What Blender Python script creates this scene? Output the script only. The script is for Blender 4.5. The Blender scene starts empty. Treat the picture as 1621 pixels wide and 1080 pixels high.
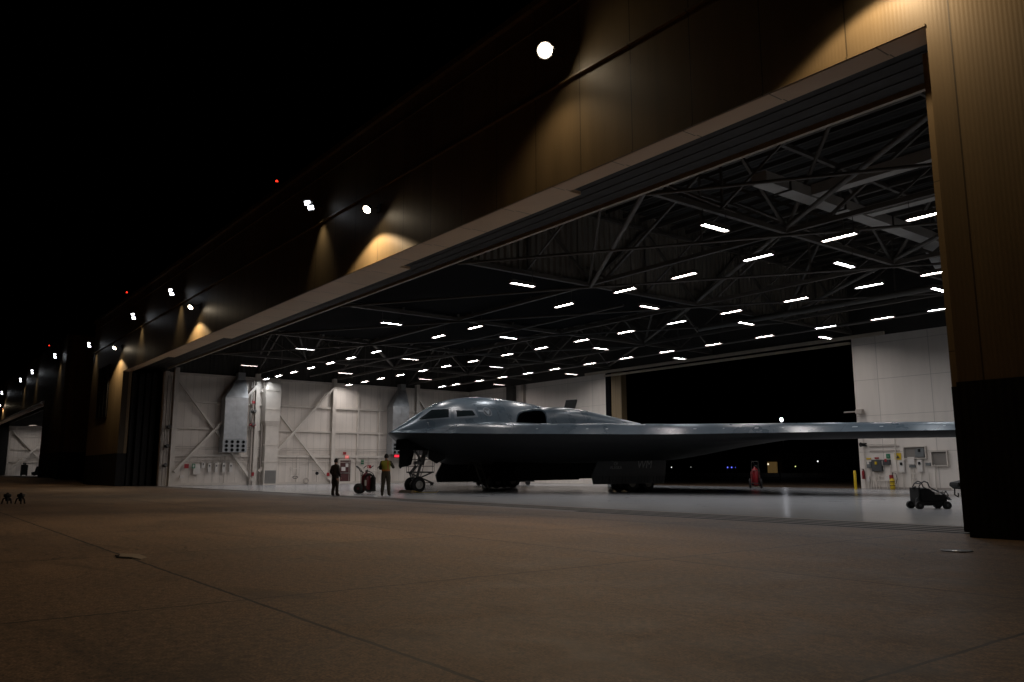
import bpy, bmesh, math, random
from mathutils import Vector, Matrix
random.seed(7)
C = bpy.context.scene
COL = C.collection
R = math.radians
PI = math.pi
# ------------------------------------------------------------------ helpers
def tag(o, label=None, cat=None, group=None, kind=None):
    if label: o['label'] = label
    if cat: o['category'] = cat
    if group: o['group'] = group
    if kind: o['kind'] = kind
    return o
def thing(name, loc, label, cat, group=None, rz=0.0):
    o = bpy.data.objects.new(name, None); COL.objects.link(o)
    o.location = loc; o.rotation_euler = (0, 0, rz); o.empty_display_size = .2
    return tag(o, label, cat, group)
class MB:
    """collects shapes in world (or thing-local) coordinates; build() links ONE mesh object"""
    def __init__(s): s.v = []; s.f = []; s.sm = []
    def add(s, vs, fs, smooth=False):
        n = len(s.v); s.v += [tuple(p) for p in vs]
        for f in fs: s.f.append([n + i for i in f]); s.sm.append(smooth)
        return s
    def box(s, x0, x1, y0, y1, z0, z1):
        x0, x1 = min(x0, x1), max(x0, x1); y0, y1 = min(y0, y1), max(y0, y1); z0, z1 = min(z0, z1), max(z0, z1)
        return s.add([(x, y, z) for z in (z0, z1) for y in (y0, y1) for x in (x0, x1)],
                     [(0, 2, 3, 1), (4, 5, 7, 6), (0, 1, 5, 4), (2, 6, 7, 3), (0, 4, 6, 2), (1, 3, 7, 5)])
    def obox(s, c, sx, sy, sz, m):
        c = Vector(c); vs = [c + m @ Vector((x * sx / 2, y * sy / 2, z * sz / 2)) for z in (-1, 1) for y in (-1, 1) for x in (-1, 1)]
        return s.add(vs, [(0, 2, 3, 1), (4, 5, 7, 6), (0, 1, 5, 4), (2, 6, 7, 3), (0, 4, 6, 2), (1, 3, 7, 5)])
    def bar(s, a, b, w, h=None):
        """square bar from a to b"""
        h = h or w; a = Vector(a); b = Vector(b); d = b - a; L = d.length
        if L < 1e-6: return s
        z = d / L; up = Vector((0, 0, 1)) if abs(z.z) < .95 else Vector((0, 1, 0))
        x = up.cross(z).normalized(); y = z.cross(x)
        vs = [p + x * (i * w / 2) + y * (j * h / 2) for p in (a, b) for (i, j) in ((-1, -1), (1, -1), (1, 1), (-1, 1))]
        return s.add(vs, [(3, 2, 1, 0), (4, 5, 6, 7), (0, 1, 5, 4), (1, 2, 6, 5), (2, 3, 7, 6), (3, 0, 4, 7)])
    def tube(s, pts, r, n=8, close=False):
        pts = [Vector(p) for p in pts]; rs = r if isinstance(r, (list, tuple)) else [r] * len(pts); rings = []
        k = len(pts); px = None
        for i, p in enumerate(pts):
            if close: d = (pts[(i + 1) % k] - pts[i - 1])
            else: d = pts[min(i + 1, k - 1)] - pts[max(i - 1, 0)]
            d.normalize()
            if px is None:
                up = Vector((0, 0, 1)) if abs(d.z) < .9 else Vector((0, 1, 0)); x = up.cross(d).normalized()
            else: x = (px - d * px.dot(d)).normalized()
            px = x; y = d.cross(x)
            rings.append([p + (x * math.cos(2 * PI * j / n) + y * math.sin(2 * PI * j / n)) * rs[i] for j in range(n)])
        vs = [q for rg in rings for q in rg]; fs = []
        for i in range(k - 1 if not close else k):
            a = i * n; b = ((i + 1) % k) * n
            for j in range(n): fs.append((a + j, a + (j + 1) % n, b + (j + 1) % n, b + j))
        s.add(vs, fs, True)
        if not close:
            s.add(rings[0], [tuple(range(n))[::-1]]); s.add(rings[-1], [tuple(range(n))])
        return s
    def cyl(s, a, b, r, n=16): return s.tube([a, b], r, n)
    def lathe(s, c, axis, prof, n=24):
        """prof: (along, radius)"""
        c = Vector(c); a = Vector(axis).normalized(); up = Vector((0, 0, 1)) if abs(a.z) < .9 else Vector((0, 1, 0))
        x = up.cross(a).normalized(); y = a.cross(x); vs = []; fs = []
        for (t, r) in prof:
            for j in range(n): vs.append(c + a * t + (x * math.cos(2 * PI * j / n) + y * math.sin(2 * PI * j / n)) * r)
        for i in range(len(prof) - 1):
            for j in range(n): fs.append((i * n + j, i * n + (j + 1) % n, (i + 1) * n + (j + 1) % n, (i + 1) * n + j))
        s.add(vs, fs, True); return s
    def prism(s, poly, h0, h1, axis='Z'):
        """poly of 2D points, extruded along axis"""
        def P(u, v, w): return {'Z': (u, v, w), 'X': (w, u, v), 'Y': (u, w, v)}[axis]
        n = len(poly); vs = [P(u, v, h0) for u, v in poly] + [P(u, v, h1) for u, v in poly]
        return s.add(vs, [tuple(range(n))[::-1], tuple(range(n, 2 * n))] + [(i, (i + 1) % n, n + (i + 1) % n, n + i) for i in range(n)])
    def build(s, name, mat, parent=None, bevel=0, off=None):
        me = bpy.data.meshes.new(name)
        if parent is not None and off is None:
            inv = Matrix.Translation(parent.location) @ Matrix.Rotation(parent.rotation_euler.z, 4, 'Z')
            root = parent
            if parent.parent is not None:
                root = parent.parent
                while root.parent is not None: root = root.parent
                inv = Matrix.Translation(root.location) @ Matrix.Rotation(root.rotation_euler.z, 4, 'Z')
            inv = inv.inverted(); vs = [tuple(inv @ Vector(p)) for p in s.v]
        else: vs = s.v
        me.from_pydata(vs, [], s.f); me.update()
        bm = bmesh.new(); bm.from_mesh(me); bmesh.ops.recalc_face_normals(bm, faces=bm.faces); bm.to_mesh(me); bm.free()
        me.polygons.foreach_set('use_smooth', s.sm)
        if mat: me.materials.append(mat)
        o = bpy.data.objects.new(name, me); COL.objects.link(o)
        if parent is not None: o.parent = parent
        if bevel:
            b = o.modifiers.new('bevel', 'BEVEL'); b.width = bevel; b.segments = 2; b.limit_method = 'ANGLE'
        return o
def dup(root, loc, label=None, rz=None):
    r = root.copy(); COL.objects.link(r); r.location = loc
    if rz is not None: r.rotation_euler = (0, 0, rz)
    if label: r['label'] = label
    for ch in list(root.children):
        c = ch.copy(); COL.objects.link(c); c.parent = r
        for g in list(ch.children):
            d = g.copy(); COL.objects.link(d); d.parent = c
    return r
# ------------------------------------------------------------------ materials
MATS = {}
def mat(name, col, rough=.6, metal=0, spec=.5, vary=.15, vscale=3.0, bump=0, bscale=30, emit=None, estr=0, coat=0):
    if name in MATS: return MATS[name]
    m = bpy.data.materials.new(name); m.use_nodes = True; nt = m.node_tree; n = nt.nodes; l = nt.links
    b = n['Principled BSDF']; b.inputs['Roughness'].default_value = rough; b.inputs['Metallic'].default_value = metal
    b.inputs['Specular IOR Level'].default_value = spec; b.inputs['Coat Weight'].default_value = coat
    b.inputs['Base Color'].default_value = (*col, 1)
    tc = n.new('ShaderNodeTexCoord')
    if vary:
        nz = n.new('ShaderNodeTexNoise'); nz.inputs['Scale'].default_value = vscale; nz.inputs['Detail'].default_value = 6
        l.new(tc.outputs['Object'], nz.inputs['Vector'])
        mx = n.new('ShaderNodeMix'); mx.data_type = 'RGBA'
        mx.inputs['A'].default_value = (*[c * (1 - vary * 1.4) for c in col], 1); mx.inputs['B'].default_value = (*[min(1, c * (1 + vary)) for c in col], 1)
        l.new(nz.outputs['Fac'], mx.inputs['Factor']); l.new(mx.outputs['Result'], b.inputs['Base Color'])
        mr = n.new('ShaderNodeMapRange'); mr.inputs['To Min'].default_value = max(0, rough - .12); mr.inputs['To Max'].default_value = min(1, rough + .12)
        l.new(nz.outputs['Fac'], mr.inputs['Value']); l.new(mr.outputs['Result'], b.inputs['Roughness'])
    if bump:
        n2 = n.new('ShaderNodeTexNoise'); n2.inputs['Scale'].default_value = bscale; n2.inputs['Detail'].default_value = 4
        l.new(tc.outputs['Object'], n2.inputs['Vector'])
        bp = n.new('ShaderNodeBump'); bp.inputs['Strength'].default_value = bump; bp.inputs['Distance'].default_value = .02
        l.new(n2.outputs['Fac'], bp.inputs['Height']); l.new(bp.outputs['Normal'], b.inputs['Normal'])
    if emit:
        b.inputs['Emission Color'].default_value = (*emit, 1); b.inputs['Emission Strength'].default_value = estr
    MATS[name] = m; return m
def math_node(nt, op, a, b=None, clamp=False):
    nd = nt.nodes.new('ShaderNodeMath'); nd.operation = op; nd.use_clamp = clamp
    for i, v in enumerate((a, b)):
        if v is None: continue
        if isinstance(v, (int, float)): nd.inputs[i].default_value = v
        else: nt.links.new(v, nd.inputs[i])
    return nd.outputs[0]
def panel_mat(name, col, axis=0, rib=0.0, ribd=.01, joint=1.2, jw=.02, hj=0, rough=.5, vary=.18, metal=0, stain=0, jdark=.35):
    """painted sheet panels: vertical joints every `joint` m along axis, optional ribs and horizontal joints (hj), streaks of dirt"""
    m = bpy.data.materials.new(name); m.use_nodes = True; nt = m.node_tree; n = nt.nodes; l = nt.links
    b = n['Principled BSDF']; b.inputs['Roughness'].default_value = rough; b.inputs['Metallic'].default_value = metal
    b.inputs['Specular IOR Level'].default_value = .4
    g = n.new('ShaderNodeNewGeometry'); sp = n.new('ShaderNodeSeparateXYZ'); l.new(g.outputs['Position'], sp.inputs[0])
    u = sp.outputs[axis]; z = sp.outputs[2]
    def line(v, per, w, off=0):
        q = math_node(nt, 'ADD', v, off + 1000 * per); q = math_node(nt, 'MODULO', q, per); return math_node(nt, 'LESS_THAN', q, w)
    J = line(u, joint, jw)
    if hj: J = math_node(nt, 'MAXIMUM', J, line(z, hj, jw * .8))
    nz = n.new('ShaderNodeTexNoise'); nz.inputs['Scale'].default_value = .6; nz.inputs['Detail'].default_value = 8
    mp = n.new('ShaderNodeMapping'); mp.inputs['Scale'].default_value = (4, 4, .5) if stain else (1, 1, 1)
    l.new(g.outputs['Position'], mp.inputs[0]); l.new(mp.outputs[0], nz.inputs['Vector'])
    pid = math_node(nt, 'FLOOR', math_node(nt, 'DIVIDE', math_node(nt, 'ADD', u, 1000 * joint), joint))
    wn = n.new('ShaderNodeTexWhiteNoise'); wn.noise_dimensions = '1D'; l.new(pid, wn.inputs['W'])
    f = math_node(nt, 'ADD', math_node(nt, 'MULTIPLY', nz.outputs['Fac'], .75), math_node(nt, 'MULTIPLY', wn.outputs['Value'], .25))
    mx = n.new('ShaderNodeMix'); mx.data_type = 'RGBA'
    mx.inputs['A'].default_value = (*[c * (1 - vary * 1.6) for c in col], 1); mx.inputs['B'].default_value = (*[min(1, c * (1 + vary)) for c in col], 1)
    l.new(f, mx.inputs['Factor'])
    m2 = n.new('ShaderNodeMix'); m2.data_type = 'RGBA'; l.new(mx.outputs['Result'], m2.inputs['A']); m2.inputs['B'].default_value = (*[c * jdark for c in col], 1)
    l.new(J, m2.inputs['Factor']); l.new(m2.outputs['Result'], b.inputs['Base Color'])
    h = math_node(nt, 'MULTIPLY', J, -.6)
    if rib:
        w = math_node(nt, 'SINE', math_node(nt, 'MULTIPLY', u, 2 * PI / rib)); h = math_node(nt, 'ADD', h, math_node(nt, 'MULTIPLY', w, .5))
    n3 = n.new('ShaderNodeTexNoise'); n3.inputs['Scale'].default_value = 1.3; n3.inputs['Detail'].default_value = 3; l.new(g.outputs['Position'], n3.inputs['Vector'])
    h = math_node(nt, 'ADD', h, math_node(nt, 'MULTIPLY', n3.outputs['Fac'], 1.2))
    bp = n.new('ShaderNodeBump'); bp.inputs['Strength'].default_value = 1; bp.inputs['Distance'].default_value = ribd
    l.new(h, bp.inputs['Height']); l.new(bp.outputs['Normal'], b.inputs['Normal'])
    return m
M_TAN = panel_mat('tan_corrugated_cladding', (.25, .182, .10), 0, .075, .0011, 1.95, .03, 0, .5, .26, stain=1)
M_TANS = panel_mat('tan_side_cladding', (.36, .26, .14), 1, .14, .004, 2.4, .03, 0, .5, .16, stain=1)
M_LEAF = panel_mat('tan_door_panels', (.25, .182, .10), 0, .09, .002, 1.0, .02, 3.2, .45, .16, stain=1)
M_BASE = panel_mat('black_base_cladding', (.006, .005, .0045), 0, .14, .004, 2.4, .03, 0, .6, .2)
M_SOF = panel_mat('soffit_panels', (.78, .57, .37), 0, 0, .01, 2.4, .03, 0, .55, .12)
M_WALL = panel_mat('white_wall_panels', (.72, .655, .59), 1, 0, .006, .62, .022, 0, .55, .14, stain=1, jdark=.62)
M_WALLB = panel_mat('white_back_wall_panels', (.72, .66, .60), 0, 0, .006, 3.1, .03, 2.15, .55, .12, stain=1, jdark=.6)
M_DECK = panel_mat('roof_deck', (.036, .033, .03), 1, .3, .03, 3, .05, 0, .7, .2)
M_CURT = panel_mat('draft_curtain_sheet', (.24, .215, .18), 1, .34, .16, 3.4, .05, 0, .6, .2)
M_STEEL = mat('painted_roof_steel', (.095, .085, .074), .5, vary=.2, vscale=1)
M_STEELD = mat('dark_roof_steel', (.055, .05, .045), .55)
M_BEAM = mat('cream_beam_steel', (.50, .43, .34), .5, vary=.2)
M_WSTEEL = mat('white_painted_steel', (.62, .565, .505), .45, vary=.16, vscale=2)
M_WSTEEL2 = mat('greyish_painted_steel', (.40, .35, .31), .5, vary=.25, vscale=2)
M_GALV = mat('galvanised_sheet', (.42, .43, .44), .38, metal=.75, vary=.25, vscale=2.5, bump=.5, bscale=3)
M_BLACK = mat('matt_black', (.008, .008, .008), .8, vary=.2)
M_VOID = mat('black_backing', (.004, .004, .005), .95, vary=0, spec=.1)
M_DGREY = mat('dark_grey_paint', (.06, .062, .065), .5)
M_RUB = mat('tyre_rubber', (.014, .013, .013), .75, vary=.3, vscale=8)
M_RED = mat('red_paint', (.32, .018, .025), .35, vary=.15)
M_DRED = mat('dark_red_paint', (.12, .012, .018), .35, vary=.15)
M_YEL = mat('safety_yellow', (.62, .42, .01), .45, vary=.15)
M_GRN = mat('sign_green', (.01, .16, .07), .5)
M_WHITE = mat('white_plastic', (.66, .62, .58), .4, vary=.1)
M_GREY = mat('electrical_grey', (.16, .17, .17), .45)
M_CHROME = mat('bright_metal', (.55, .54, .52), .3, metal=1, vary=.15)
M_BOOT = mat('boot_leather', (.03, .022, .015), .7)
M_MAROON = mat('maroon_door_paint', (.075, .022, .022), .45)
M_PAPER = mat('notice_paper', (.6, .58, .56), .8, vary=.08)
M_CHOCK = mat('wood_chock', (.28, .19, .09), .8)
M_AIR_D = mat('gear_grey', (.12, .12, .115), .45, vary=.25)
# ------------------------------------------------------------------ ground
def concrete(name, base, joints=True, rough=.6, inner=False):
    m = bpy.data.materials.new(name); m.use_nodes = True; nt = m.node_tree; n = nt.nodes; l = nt.links
    b = n['Principled BSDF']
    g = n.new('ShaderNodeNewGeometry')
    def noise(sc, det=6, dist=0, stretch=None):
        q = n.new('ShaderNodeTexNoise'); q.inputs['Scale'].default_value = sc; q.inputs['Detail'].default_value = det; q.inputs['Distortion'].default_value = dist
        if stretch:
            mp = n.new('ShaderNodeMapping'); mp.inputs['Scale'].default_value = stretch; l.new(g.outputs['Position'], mp.inputs[0]); l.new(mp.outputs[0], q.inputs['Vector'])
        else: l.new(g.outputs['Position'], q.inputs['Vector'])
        return q.outputs['Fac']
    big = noise(.22, 5, .6); mid = noise(1.6, 8, .8); fine = noise(55, 8) if joints else noise(45, 3); streak = noise(.9, 6, .3, (.25, 1.2, 1))
    f = math_node(nt, 'ADD', math_node(nt, 'MULTIPLY', big, .45), math_node(nt, 'MULTIPLY', mid, .25))
    f = math_node(nt, 'ADD', f, math_node(nt, 'MULTIPLY', streak, .3))
    if joints: f = math_node(nt, 'ADD', f, math_node(nt, 'MULTIPLY', math_node(nt, 'SUBTRACT', noise(14, 6), .5), .9))
    rp = n.new('ShaderNodeValToRGB'); rp.color_ramp.elements[0].position = .33; rp.color_ramp.elements[1].position = .66
    k0, k1 = (.5, 1.35) if not inner else (.92, 1.05)
    rp.color_ramp.elements[0].color = (*[c * k0 for c in base], 1); rp.color_ramp.elements[1].color = (*[c * k1 for c in base], 1)
    l.new(f, rp.inputs[0]); col = rp.outputs[0]
    mf = n.new('ShaderNodeMix'); mf.data_type = 'RGBA'; mf.blend_type = 'MULTIPLY'; mf.inputs['Factor'].default_value = .6 if joints else .12
    fr = n.new('ShaderNodeMapRange'); fr.inputs['From Min'].default_value = .36; fr.inputs['From Max'].default_value = .64; fr.inputs['To Min'].default_value = .1 if joints else .6; fr.inputs['To Max'].default_value = 1.9 if joints else 1.3
    l.new(fine, fr.inputs['Value']); l.new(col, mf.inputs['A']); l.new(fr.outputs[0], mf.inputs['B']); col = mf.outputs['Result']
    if inner:
        sp = n.new('ShaderNodeSeparateXYZ'); l.new(g.outputs['Position'], sp.inputs[0])
        md = n.new('ShaderNodeMapRange'); md.inputs['From Min'].default_value = .6; md.inputs['From Max'].default_value = .75; md.inputs['To Min'].default_value = 0; md.inputs['To Max'].default_value = .45
        l.new(noise(.5, 7, 2), md.inputs['Value'])
        ms = n.new('ShaderNodeMix'); ms.data_type = 'RGBA'; ms.inputs['B'].default_value = (*[c * .72 for c in base], 1)
        l.new(md.outputs[0], ms.inputs['Factor']); l.new(col, ms.inputs['A']); col = ms.outputs['Result']
    if joints:      # every slab was cast with its own tone, plus oil and tyre darkening
        s3 = n.new('ShaderNodeSeparateXYZ'); l.new(g.outputs['Position'], s3.inputs[0])
        ix = math_node(nt, 'FLOOR', math_node(nt, 'DIVIDE', math_node(nt, 'ADD', s3.outputs[0], 2.45), 4.75)); iy = math_node(nt, 'FLOOR', math_node(nt, 'DIVIDE', math_node(nt, 'SUBTRACT', s3.outputs[1], 2.6), 5.27))
        cb = n.new('ShaderNodeCombineXYZ'); l.new(ix, cb.inputs[0]); l.new(iy, cb.inputs[1]); wn = n.new('ShaderNodeTexWhiteNoise'); wn.noise_dimensions = '2D'; l.new(cb.outputs[0], wn.inputs['Vector'])
        tone = math_node(nt, 'ADD', math_node(nt, 'MULTIPLY', wn.outputs['Value'], .28), .86)
        st = n.new('ShaderNodeMapRange'); st.inputs['From Min'].default_value = .58; st.inputs['From Max'].default_value = .72; st.inputs['To Min'].default_value = 1; st.inputs['To Max'].default_value = .55
        l.new(noise(.55, 9, 1.8, (.5, 1.3, 1)), st.inputs['Value'])
        tone = math_node(nt, 'MULTIPLY', tone, st.outputs[0])
        vm = n.new('ShaderNodeVectorMath'); vm.operation = 'SCALE'; l.new(col, vm.inputs[0]); l.new(tone, vm.inputs['Scale']); col = vm.outputs[0]
    h = math_node(nt, 'MULTIPLY', fine, .06); h = math_node(nt, 'ADD', h, math_node(nt, 'MULTIPLY', mid, .3))
    if joints:
        sp = n.new('ShaderNodeSeparateXYZ'); l.new(g.outputs['Position'], sp.inputs[0])
        wob = math_node(nt, 'MULTIPLY', math_node(nt, 'SUBTRACT', noise(2.5, 4), .5), .05)
        def jl(v, per, off, w):
            q = math_node(nt, 'ADD', math_node(nt, 'ADD', v, wob), off + 500 * per); q = math_node(nt, 'MODULO', q, per)
            q = math_node(nt, 'ABSOLUTE', math_node(nt, 'SUBTRACT', q, per / 2)); return math_node(nt, 'LESS_THAN', q, w)
        J = math_node(nt, 'MAXIMUM', jl(sp.outputs[0], 4.75, 2.45 + 4.75 / 2, .016), jl(sp.outputs[1], 5.27, -2.6 + 5.27 / 2, .018))
        # hairline cracks
        vo = n.new('ShaderNodeTexVoronoi'); vo.feature = 'DISTANCE_TO_EDGE'; vo.inputs['Scale'].default_value = .13
        va = n.new('ShaderNodeVectorMath'); va.operation = 'ADD'; nzc = n.new('ShaderNodeTexNoise'); nzc.inputs['Scale'].default_value = .8; nzc.inputs['Detail'].default_value = 8
        l.new(g.outputs['Position'], nzc.inputs['Vector']); vs = n.new('ShaderNodeVectorMath'); vs.operation = 'SCALE'; vs.inputs['Scale'].default_value = 1.6
        l.new(nzc.outputs['Color'], vs.inputs[0]); l.new(vs.outputs[0], va.inputs[0]); l.new(g.outputs['Position'], va.inputs[1]); l.new(va.outputs[0], vo.inputs['Vector'])
        crack = math_node(nt, 'MULTIPLY', math_node(nt, 'LESS_THAN', vo.outputs['Distance'], .0013), .6)
        J = math_node(nt, 'MAXIMUM', J, crack)
        # small dark spots and chips
        sv = n.new('ShaderNodeTexVoronoi'); sv.inputs['Scale'].default_value = 1.1; l.new(g.outputs['Position'], sv.inputs['Vector'])
        spot = math_node(nt, 'MULTIPLY', math_node(nt, 'LESS_THAN', sv.outputs['Distance'], .035), .7)
        J = math_node(nt, 'MAXIMUM', J, spot)
        mj = n.new('ShaderNodeMix'); mj.data_type = 'RGBA'; mj.inputs['B'].default_value = (*[c * .03 for c in base], 1)
        l.new(J, mj.inputs['Factor']); l.new(col, mj.inputs['A']); col = mj.outputs['Result']
        h = math_node(nt, 'SUBTRACT', h, math_node(nt, 'MULTIPLY', J, 1.2))
    l.new(col, b.inputs['Base Color'])
    mr = n.new('ShaderNodeMapRange'); mr.inputs['To Min'].default_value = rough - .1; mr.inputs['To Max'].default_value = rough + .12
    if not inner: l.new(mid, mr.inputs['Value']); l.new(mr.outputs[0], b.inputs['Roughness'])
    else: b.inputs['Roughness'].default_value = rough
    bp = n.new('ShaderNodeBump'); bp.inputs['Strength'].default_value = .5; bp.inputs['Distance'].default_value = .01 if joints else .0004
    l.new(h if not inner else big, bp.inputs['Height']); l.new(bp.outputs['Normal'], b.inputs['Normal'])
    return m
M_APRON = concrete('apron_concrete', (.150, .095, .056), True, .68)
M_FLOOR = concrete('sealed_hangar_floor', (.42, .43, .445), False, .19, True)
ap = MB(); gxs = [-900, -400, -110] + [-104 + 1.5 * i for i in range(17)] + [-60, 300]     # the apron rises half a metre towards the far hangar
gv = []
for x in gxs:
    t = max(0, min(1, (-82 - x) / 16)); z = .55 * t * t * (3 - 2 * t); gv += [(x, -200, z), (x, 900, z)]
tag(ap.add(gv, [(2 * i, 2 * i + 2, 2 * i + 3, 2 * i + 1) for i in range(len(gxs) - 1)], True).build('apron', M_APRON), kind='structure')
fl = MB().add([(-70, 16.9, .006), (-3.6, 16.9, .006), (-3.6, 46.6, .006), (-70, 46.6, .006)], [(0, 1, 2, 3)])
tag(fl.build('hangar_floor', M_FLOOR), kind='structure')
# ------------------------------------------------------------------ hangar
HX0, HX1 = -83.2, 12.0
hg = thing('hangar', (-37, 14.3, 0), 'large tan metal hangar with its wide doorway open, brightly lit inside', 'hangar')
def hp(name, mb, m, parent=None, bevel=0, label=None):
    o = mb.build(name, m, parent or hg, bevel)
    if label: o['label'] = label
    return o
F0, F1, HD, BZ, RZ = 14.3, 14.75, 9.1, 2.57, 14.9     # facade plane, its back, header height, base band, roof
# facade: above the doorway, left pier, right pier (tan over black)
mb = MB().box(HX0, HX1, F0, F1, HD, RZ)
mb.box(HX0, -70.2, F0, F1, BZ, HD).box(-6.25, HX1, F0, F1, BZ, HD)
hp('facade_cladding', mb, M_TAN)
hp('base_cladding', MB().box(HX0 - .01, -70.19, F0 - .02, F1, 0, BZ), M_BASE)
hp('base_cladding', MB().box(-6.27, HX1, F0 - .02, F1, 0, BZ), M_BASE)
# projecting ledge half way up and roof edge trim
hp('ledge', MB().box(HX0, HX1, F0 - .10, F0 - .002, 12.0, 12.06), M_TAN)
hp('roof_edge', MB().box(HX0 - .1, HX1, F0 - .16, F1 + .1, RZ + .002, RZ + .22).box(HX0 - .1, HX1, F0 - .06, F0 - .002, RZ - .7, RZ - .66), M_TAN)
hp('header_trim', MB().box(-70.2, -6.25, F0 - .03, F0 - .002, HD, HD + .05), M_TAN)
# soffit of the door pockets, stepped with the number of tracks
sof = MB()
for x0, x1, y1 in ((-16.85, -6.25, 14.98), (-27.57, -16.85, 15.43), (-49.0, -27.57, 15.93), (-59.6, -49.0, 15.43), (-70.2, -59.6, 14.98)):
    sof.box(x0, x1, F1 + .002, y1, HD + .02, HD + .12)
sof.box(-70.2, -6.25, F0 + .01, F1, HD - .012, HD - .002)
hp('soffit', sof, M_SOF)
# door tracks overhead
for y in (15.2, 15.65, 16.1, 16.55): hp('door_track', MB().box(-70, -6, y, y + .12, 9.335, 9.35), mat('pocket_brown', (.022, .018, .014), .7))
hp('door_pocket_lid', MB().box(-70, -6, 14.76, 17.0, 9.352, 9.42), mat('pocket_brown', (.022, .018, .014), .7))
# floor rails, longer towards the parked leaves on the right
rl = MB(); gz = .010
for x0, x1, y in ((-16.9, -6.6, 15.05), (-27.6, -6.6, 15.5), (-38, -6.6, 15.95), (-70, -6.6, 16.4)):
    rl.box(x0, x1, y, y + .05, 0, .0065).box(x0, x1, y + .16, y + .21, 0, .0065)
hp('floor_rail', rl, M_BLACK)
rb = MB()
for x0, x1, y in ((-16.9, -6.6, 15.05), (-27.6, -6.6, 15.5), (-38, -6.6, 15.95), (-70, -6.6, 16.4)):
    rb.box(x0, x1, y + .052, y + .158, 0, .0055)
hp('rail_slot', rb, M_VOID)
tag(MB().add([(-70, 14.9, .003), (-6.3, 14.9, .003), (-6.3, 16.9, .003), (-70, 16.9, .003)], [(0, 1, 2, 3)]).build('threshold', concrete('threshold_concrete', (.12, .09, .07), False, .6)), kind='structure')
# sliding door leaves stacked at either end: tan over black
for i, (xe, y0) in enumerate(((-6.68, 15.03), (-6.72, 15.48), (-6.8, 15.93), (-6.9, 16.38))):
    hp('door_leaf', MB().box(xe, 4, y0, y0 + .38, BZ, 8.98), M_LEAF)
    hp('door_leaf', MB().box(xe - .004, 4, y0 - .01, y0 + .385, .03, BZ - .002), M_BASE)
hp('door_leaf', MB().box(-82, -70.0, 15.03, 15.35, .03, 8.98), M_BASE, label='black end of the door leaves stacked at the left')
for y0 in (15.45, 15.9, 16.35): hp('door_leaf', MB().box(-82, -69.6 + (y0 - 15.45) * .5, y0, y0 + .36, .03, 8.98), M_BASE)
hp('jamb_trim', MB().box(-70.25, -70.17, F1, 14.98, BZ, HD), M_TANS)
hp('jamb_trim', MB().box(-70.25, -70.17, F1, 14.98, 0, BZ - .002), M_BASE)
# tall louvre left of the doorway
lv = MB().box(-79.2, -75.2, F0 - .05, F0 - .002, 5.75, 10.2)
hp('louvre', lv, M_VOID)
ls = MB()
for i in range(30):
    z = 5.85 + i * .145; ls.obox((-77.2, F0 - .09, z), 3.9, .10, .015, Matrix.Rotation(R(-35), 3, 'X'))
for x in (-79.2, -77.9, -76.5, -75.2): ls.box(x - .04, x + .04, F0 - .14, F0 - .05, 5.75, 10.2)
hp('louvre_blades', ls, M_BASE)
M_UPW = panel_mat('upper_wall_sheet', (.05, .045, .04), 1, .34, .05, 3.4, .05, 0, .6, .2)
# interior walls
hp('wall', MB().box(-68.25, -68.0, 16.9, 46.6, 0, 9.05), M_WALL)
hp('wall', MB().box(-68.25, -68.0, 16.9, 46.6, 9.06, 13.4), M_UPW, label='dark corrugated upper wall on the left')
hp('wall', MB().box(-68.0, -47.85, 46.35, 46.6, 0, 9.05), M_WALLB)
hp('wall', MB().box(-26.3, -3.6, 46.35, 46.6, 0, 9.05), M_WALLB)
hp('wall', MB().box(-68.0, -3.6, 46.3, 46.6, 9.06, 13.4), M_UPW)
hp('wall', MB().box(-3.6, -3.35, 16.9, 46.6, 0, 13.4), M_WALL)
hp('wall', MB().box(-70, -3.4, 16.92, 17.0, 9.75, 13.4).box(HX0, HX0 + .25, F1, 47, 0, RZ).box(HX1 - .25, HX1, F1, 47, 0, RZ).box(HX0, HX1, 46.75, 47, 9.3, RZ), M_STEELD, label='dark inner and end walls')
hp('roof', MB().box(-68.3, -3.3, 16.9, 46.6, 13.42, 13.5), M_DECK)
hp('roof', MB().box(HX0, HX1, F1, 47.2, RZ - .12, RZ), M_STEELD)
# back doorway frame: black gap, tan jamb, track beams above
hp('back_jamb', MB().box(-47.83, -47.3, 46.2, 46.9, 0, 9.0), M_VOID)
hp('back_jamb', MB().box(-47.28, -46.15, 46.3, 46.9, 0, 9.0), M_TAN, label='tan door jamb of the rear doorway')
hp('lintel', MB().box(-47.8, -26.32, 46.05, 46.3, 8.72, 8.86).box(-50, -24, 45.9, 46.04, 9.0, 9.2), M_BEAM)
# black rear door leaf, drawn across above head height
dk = MB().box(-61.0, -60.0, 45.9, 46.32, 0, 9.0); hp('column', dk, M_STEELD, label='dark column in the back left corner')
hp('column', MB().box(-58.9, -58.55, 46.0, 46.32, 0, 9.0), M_WSTEEL2)
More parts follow.
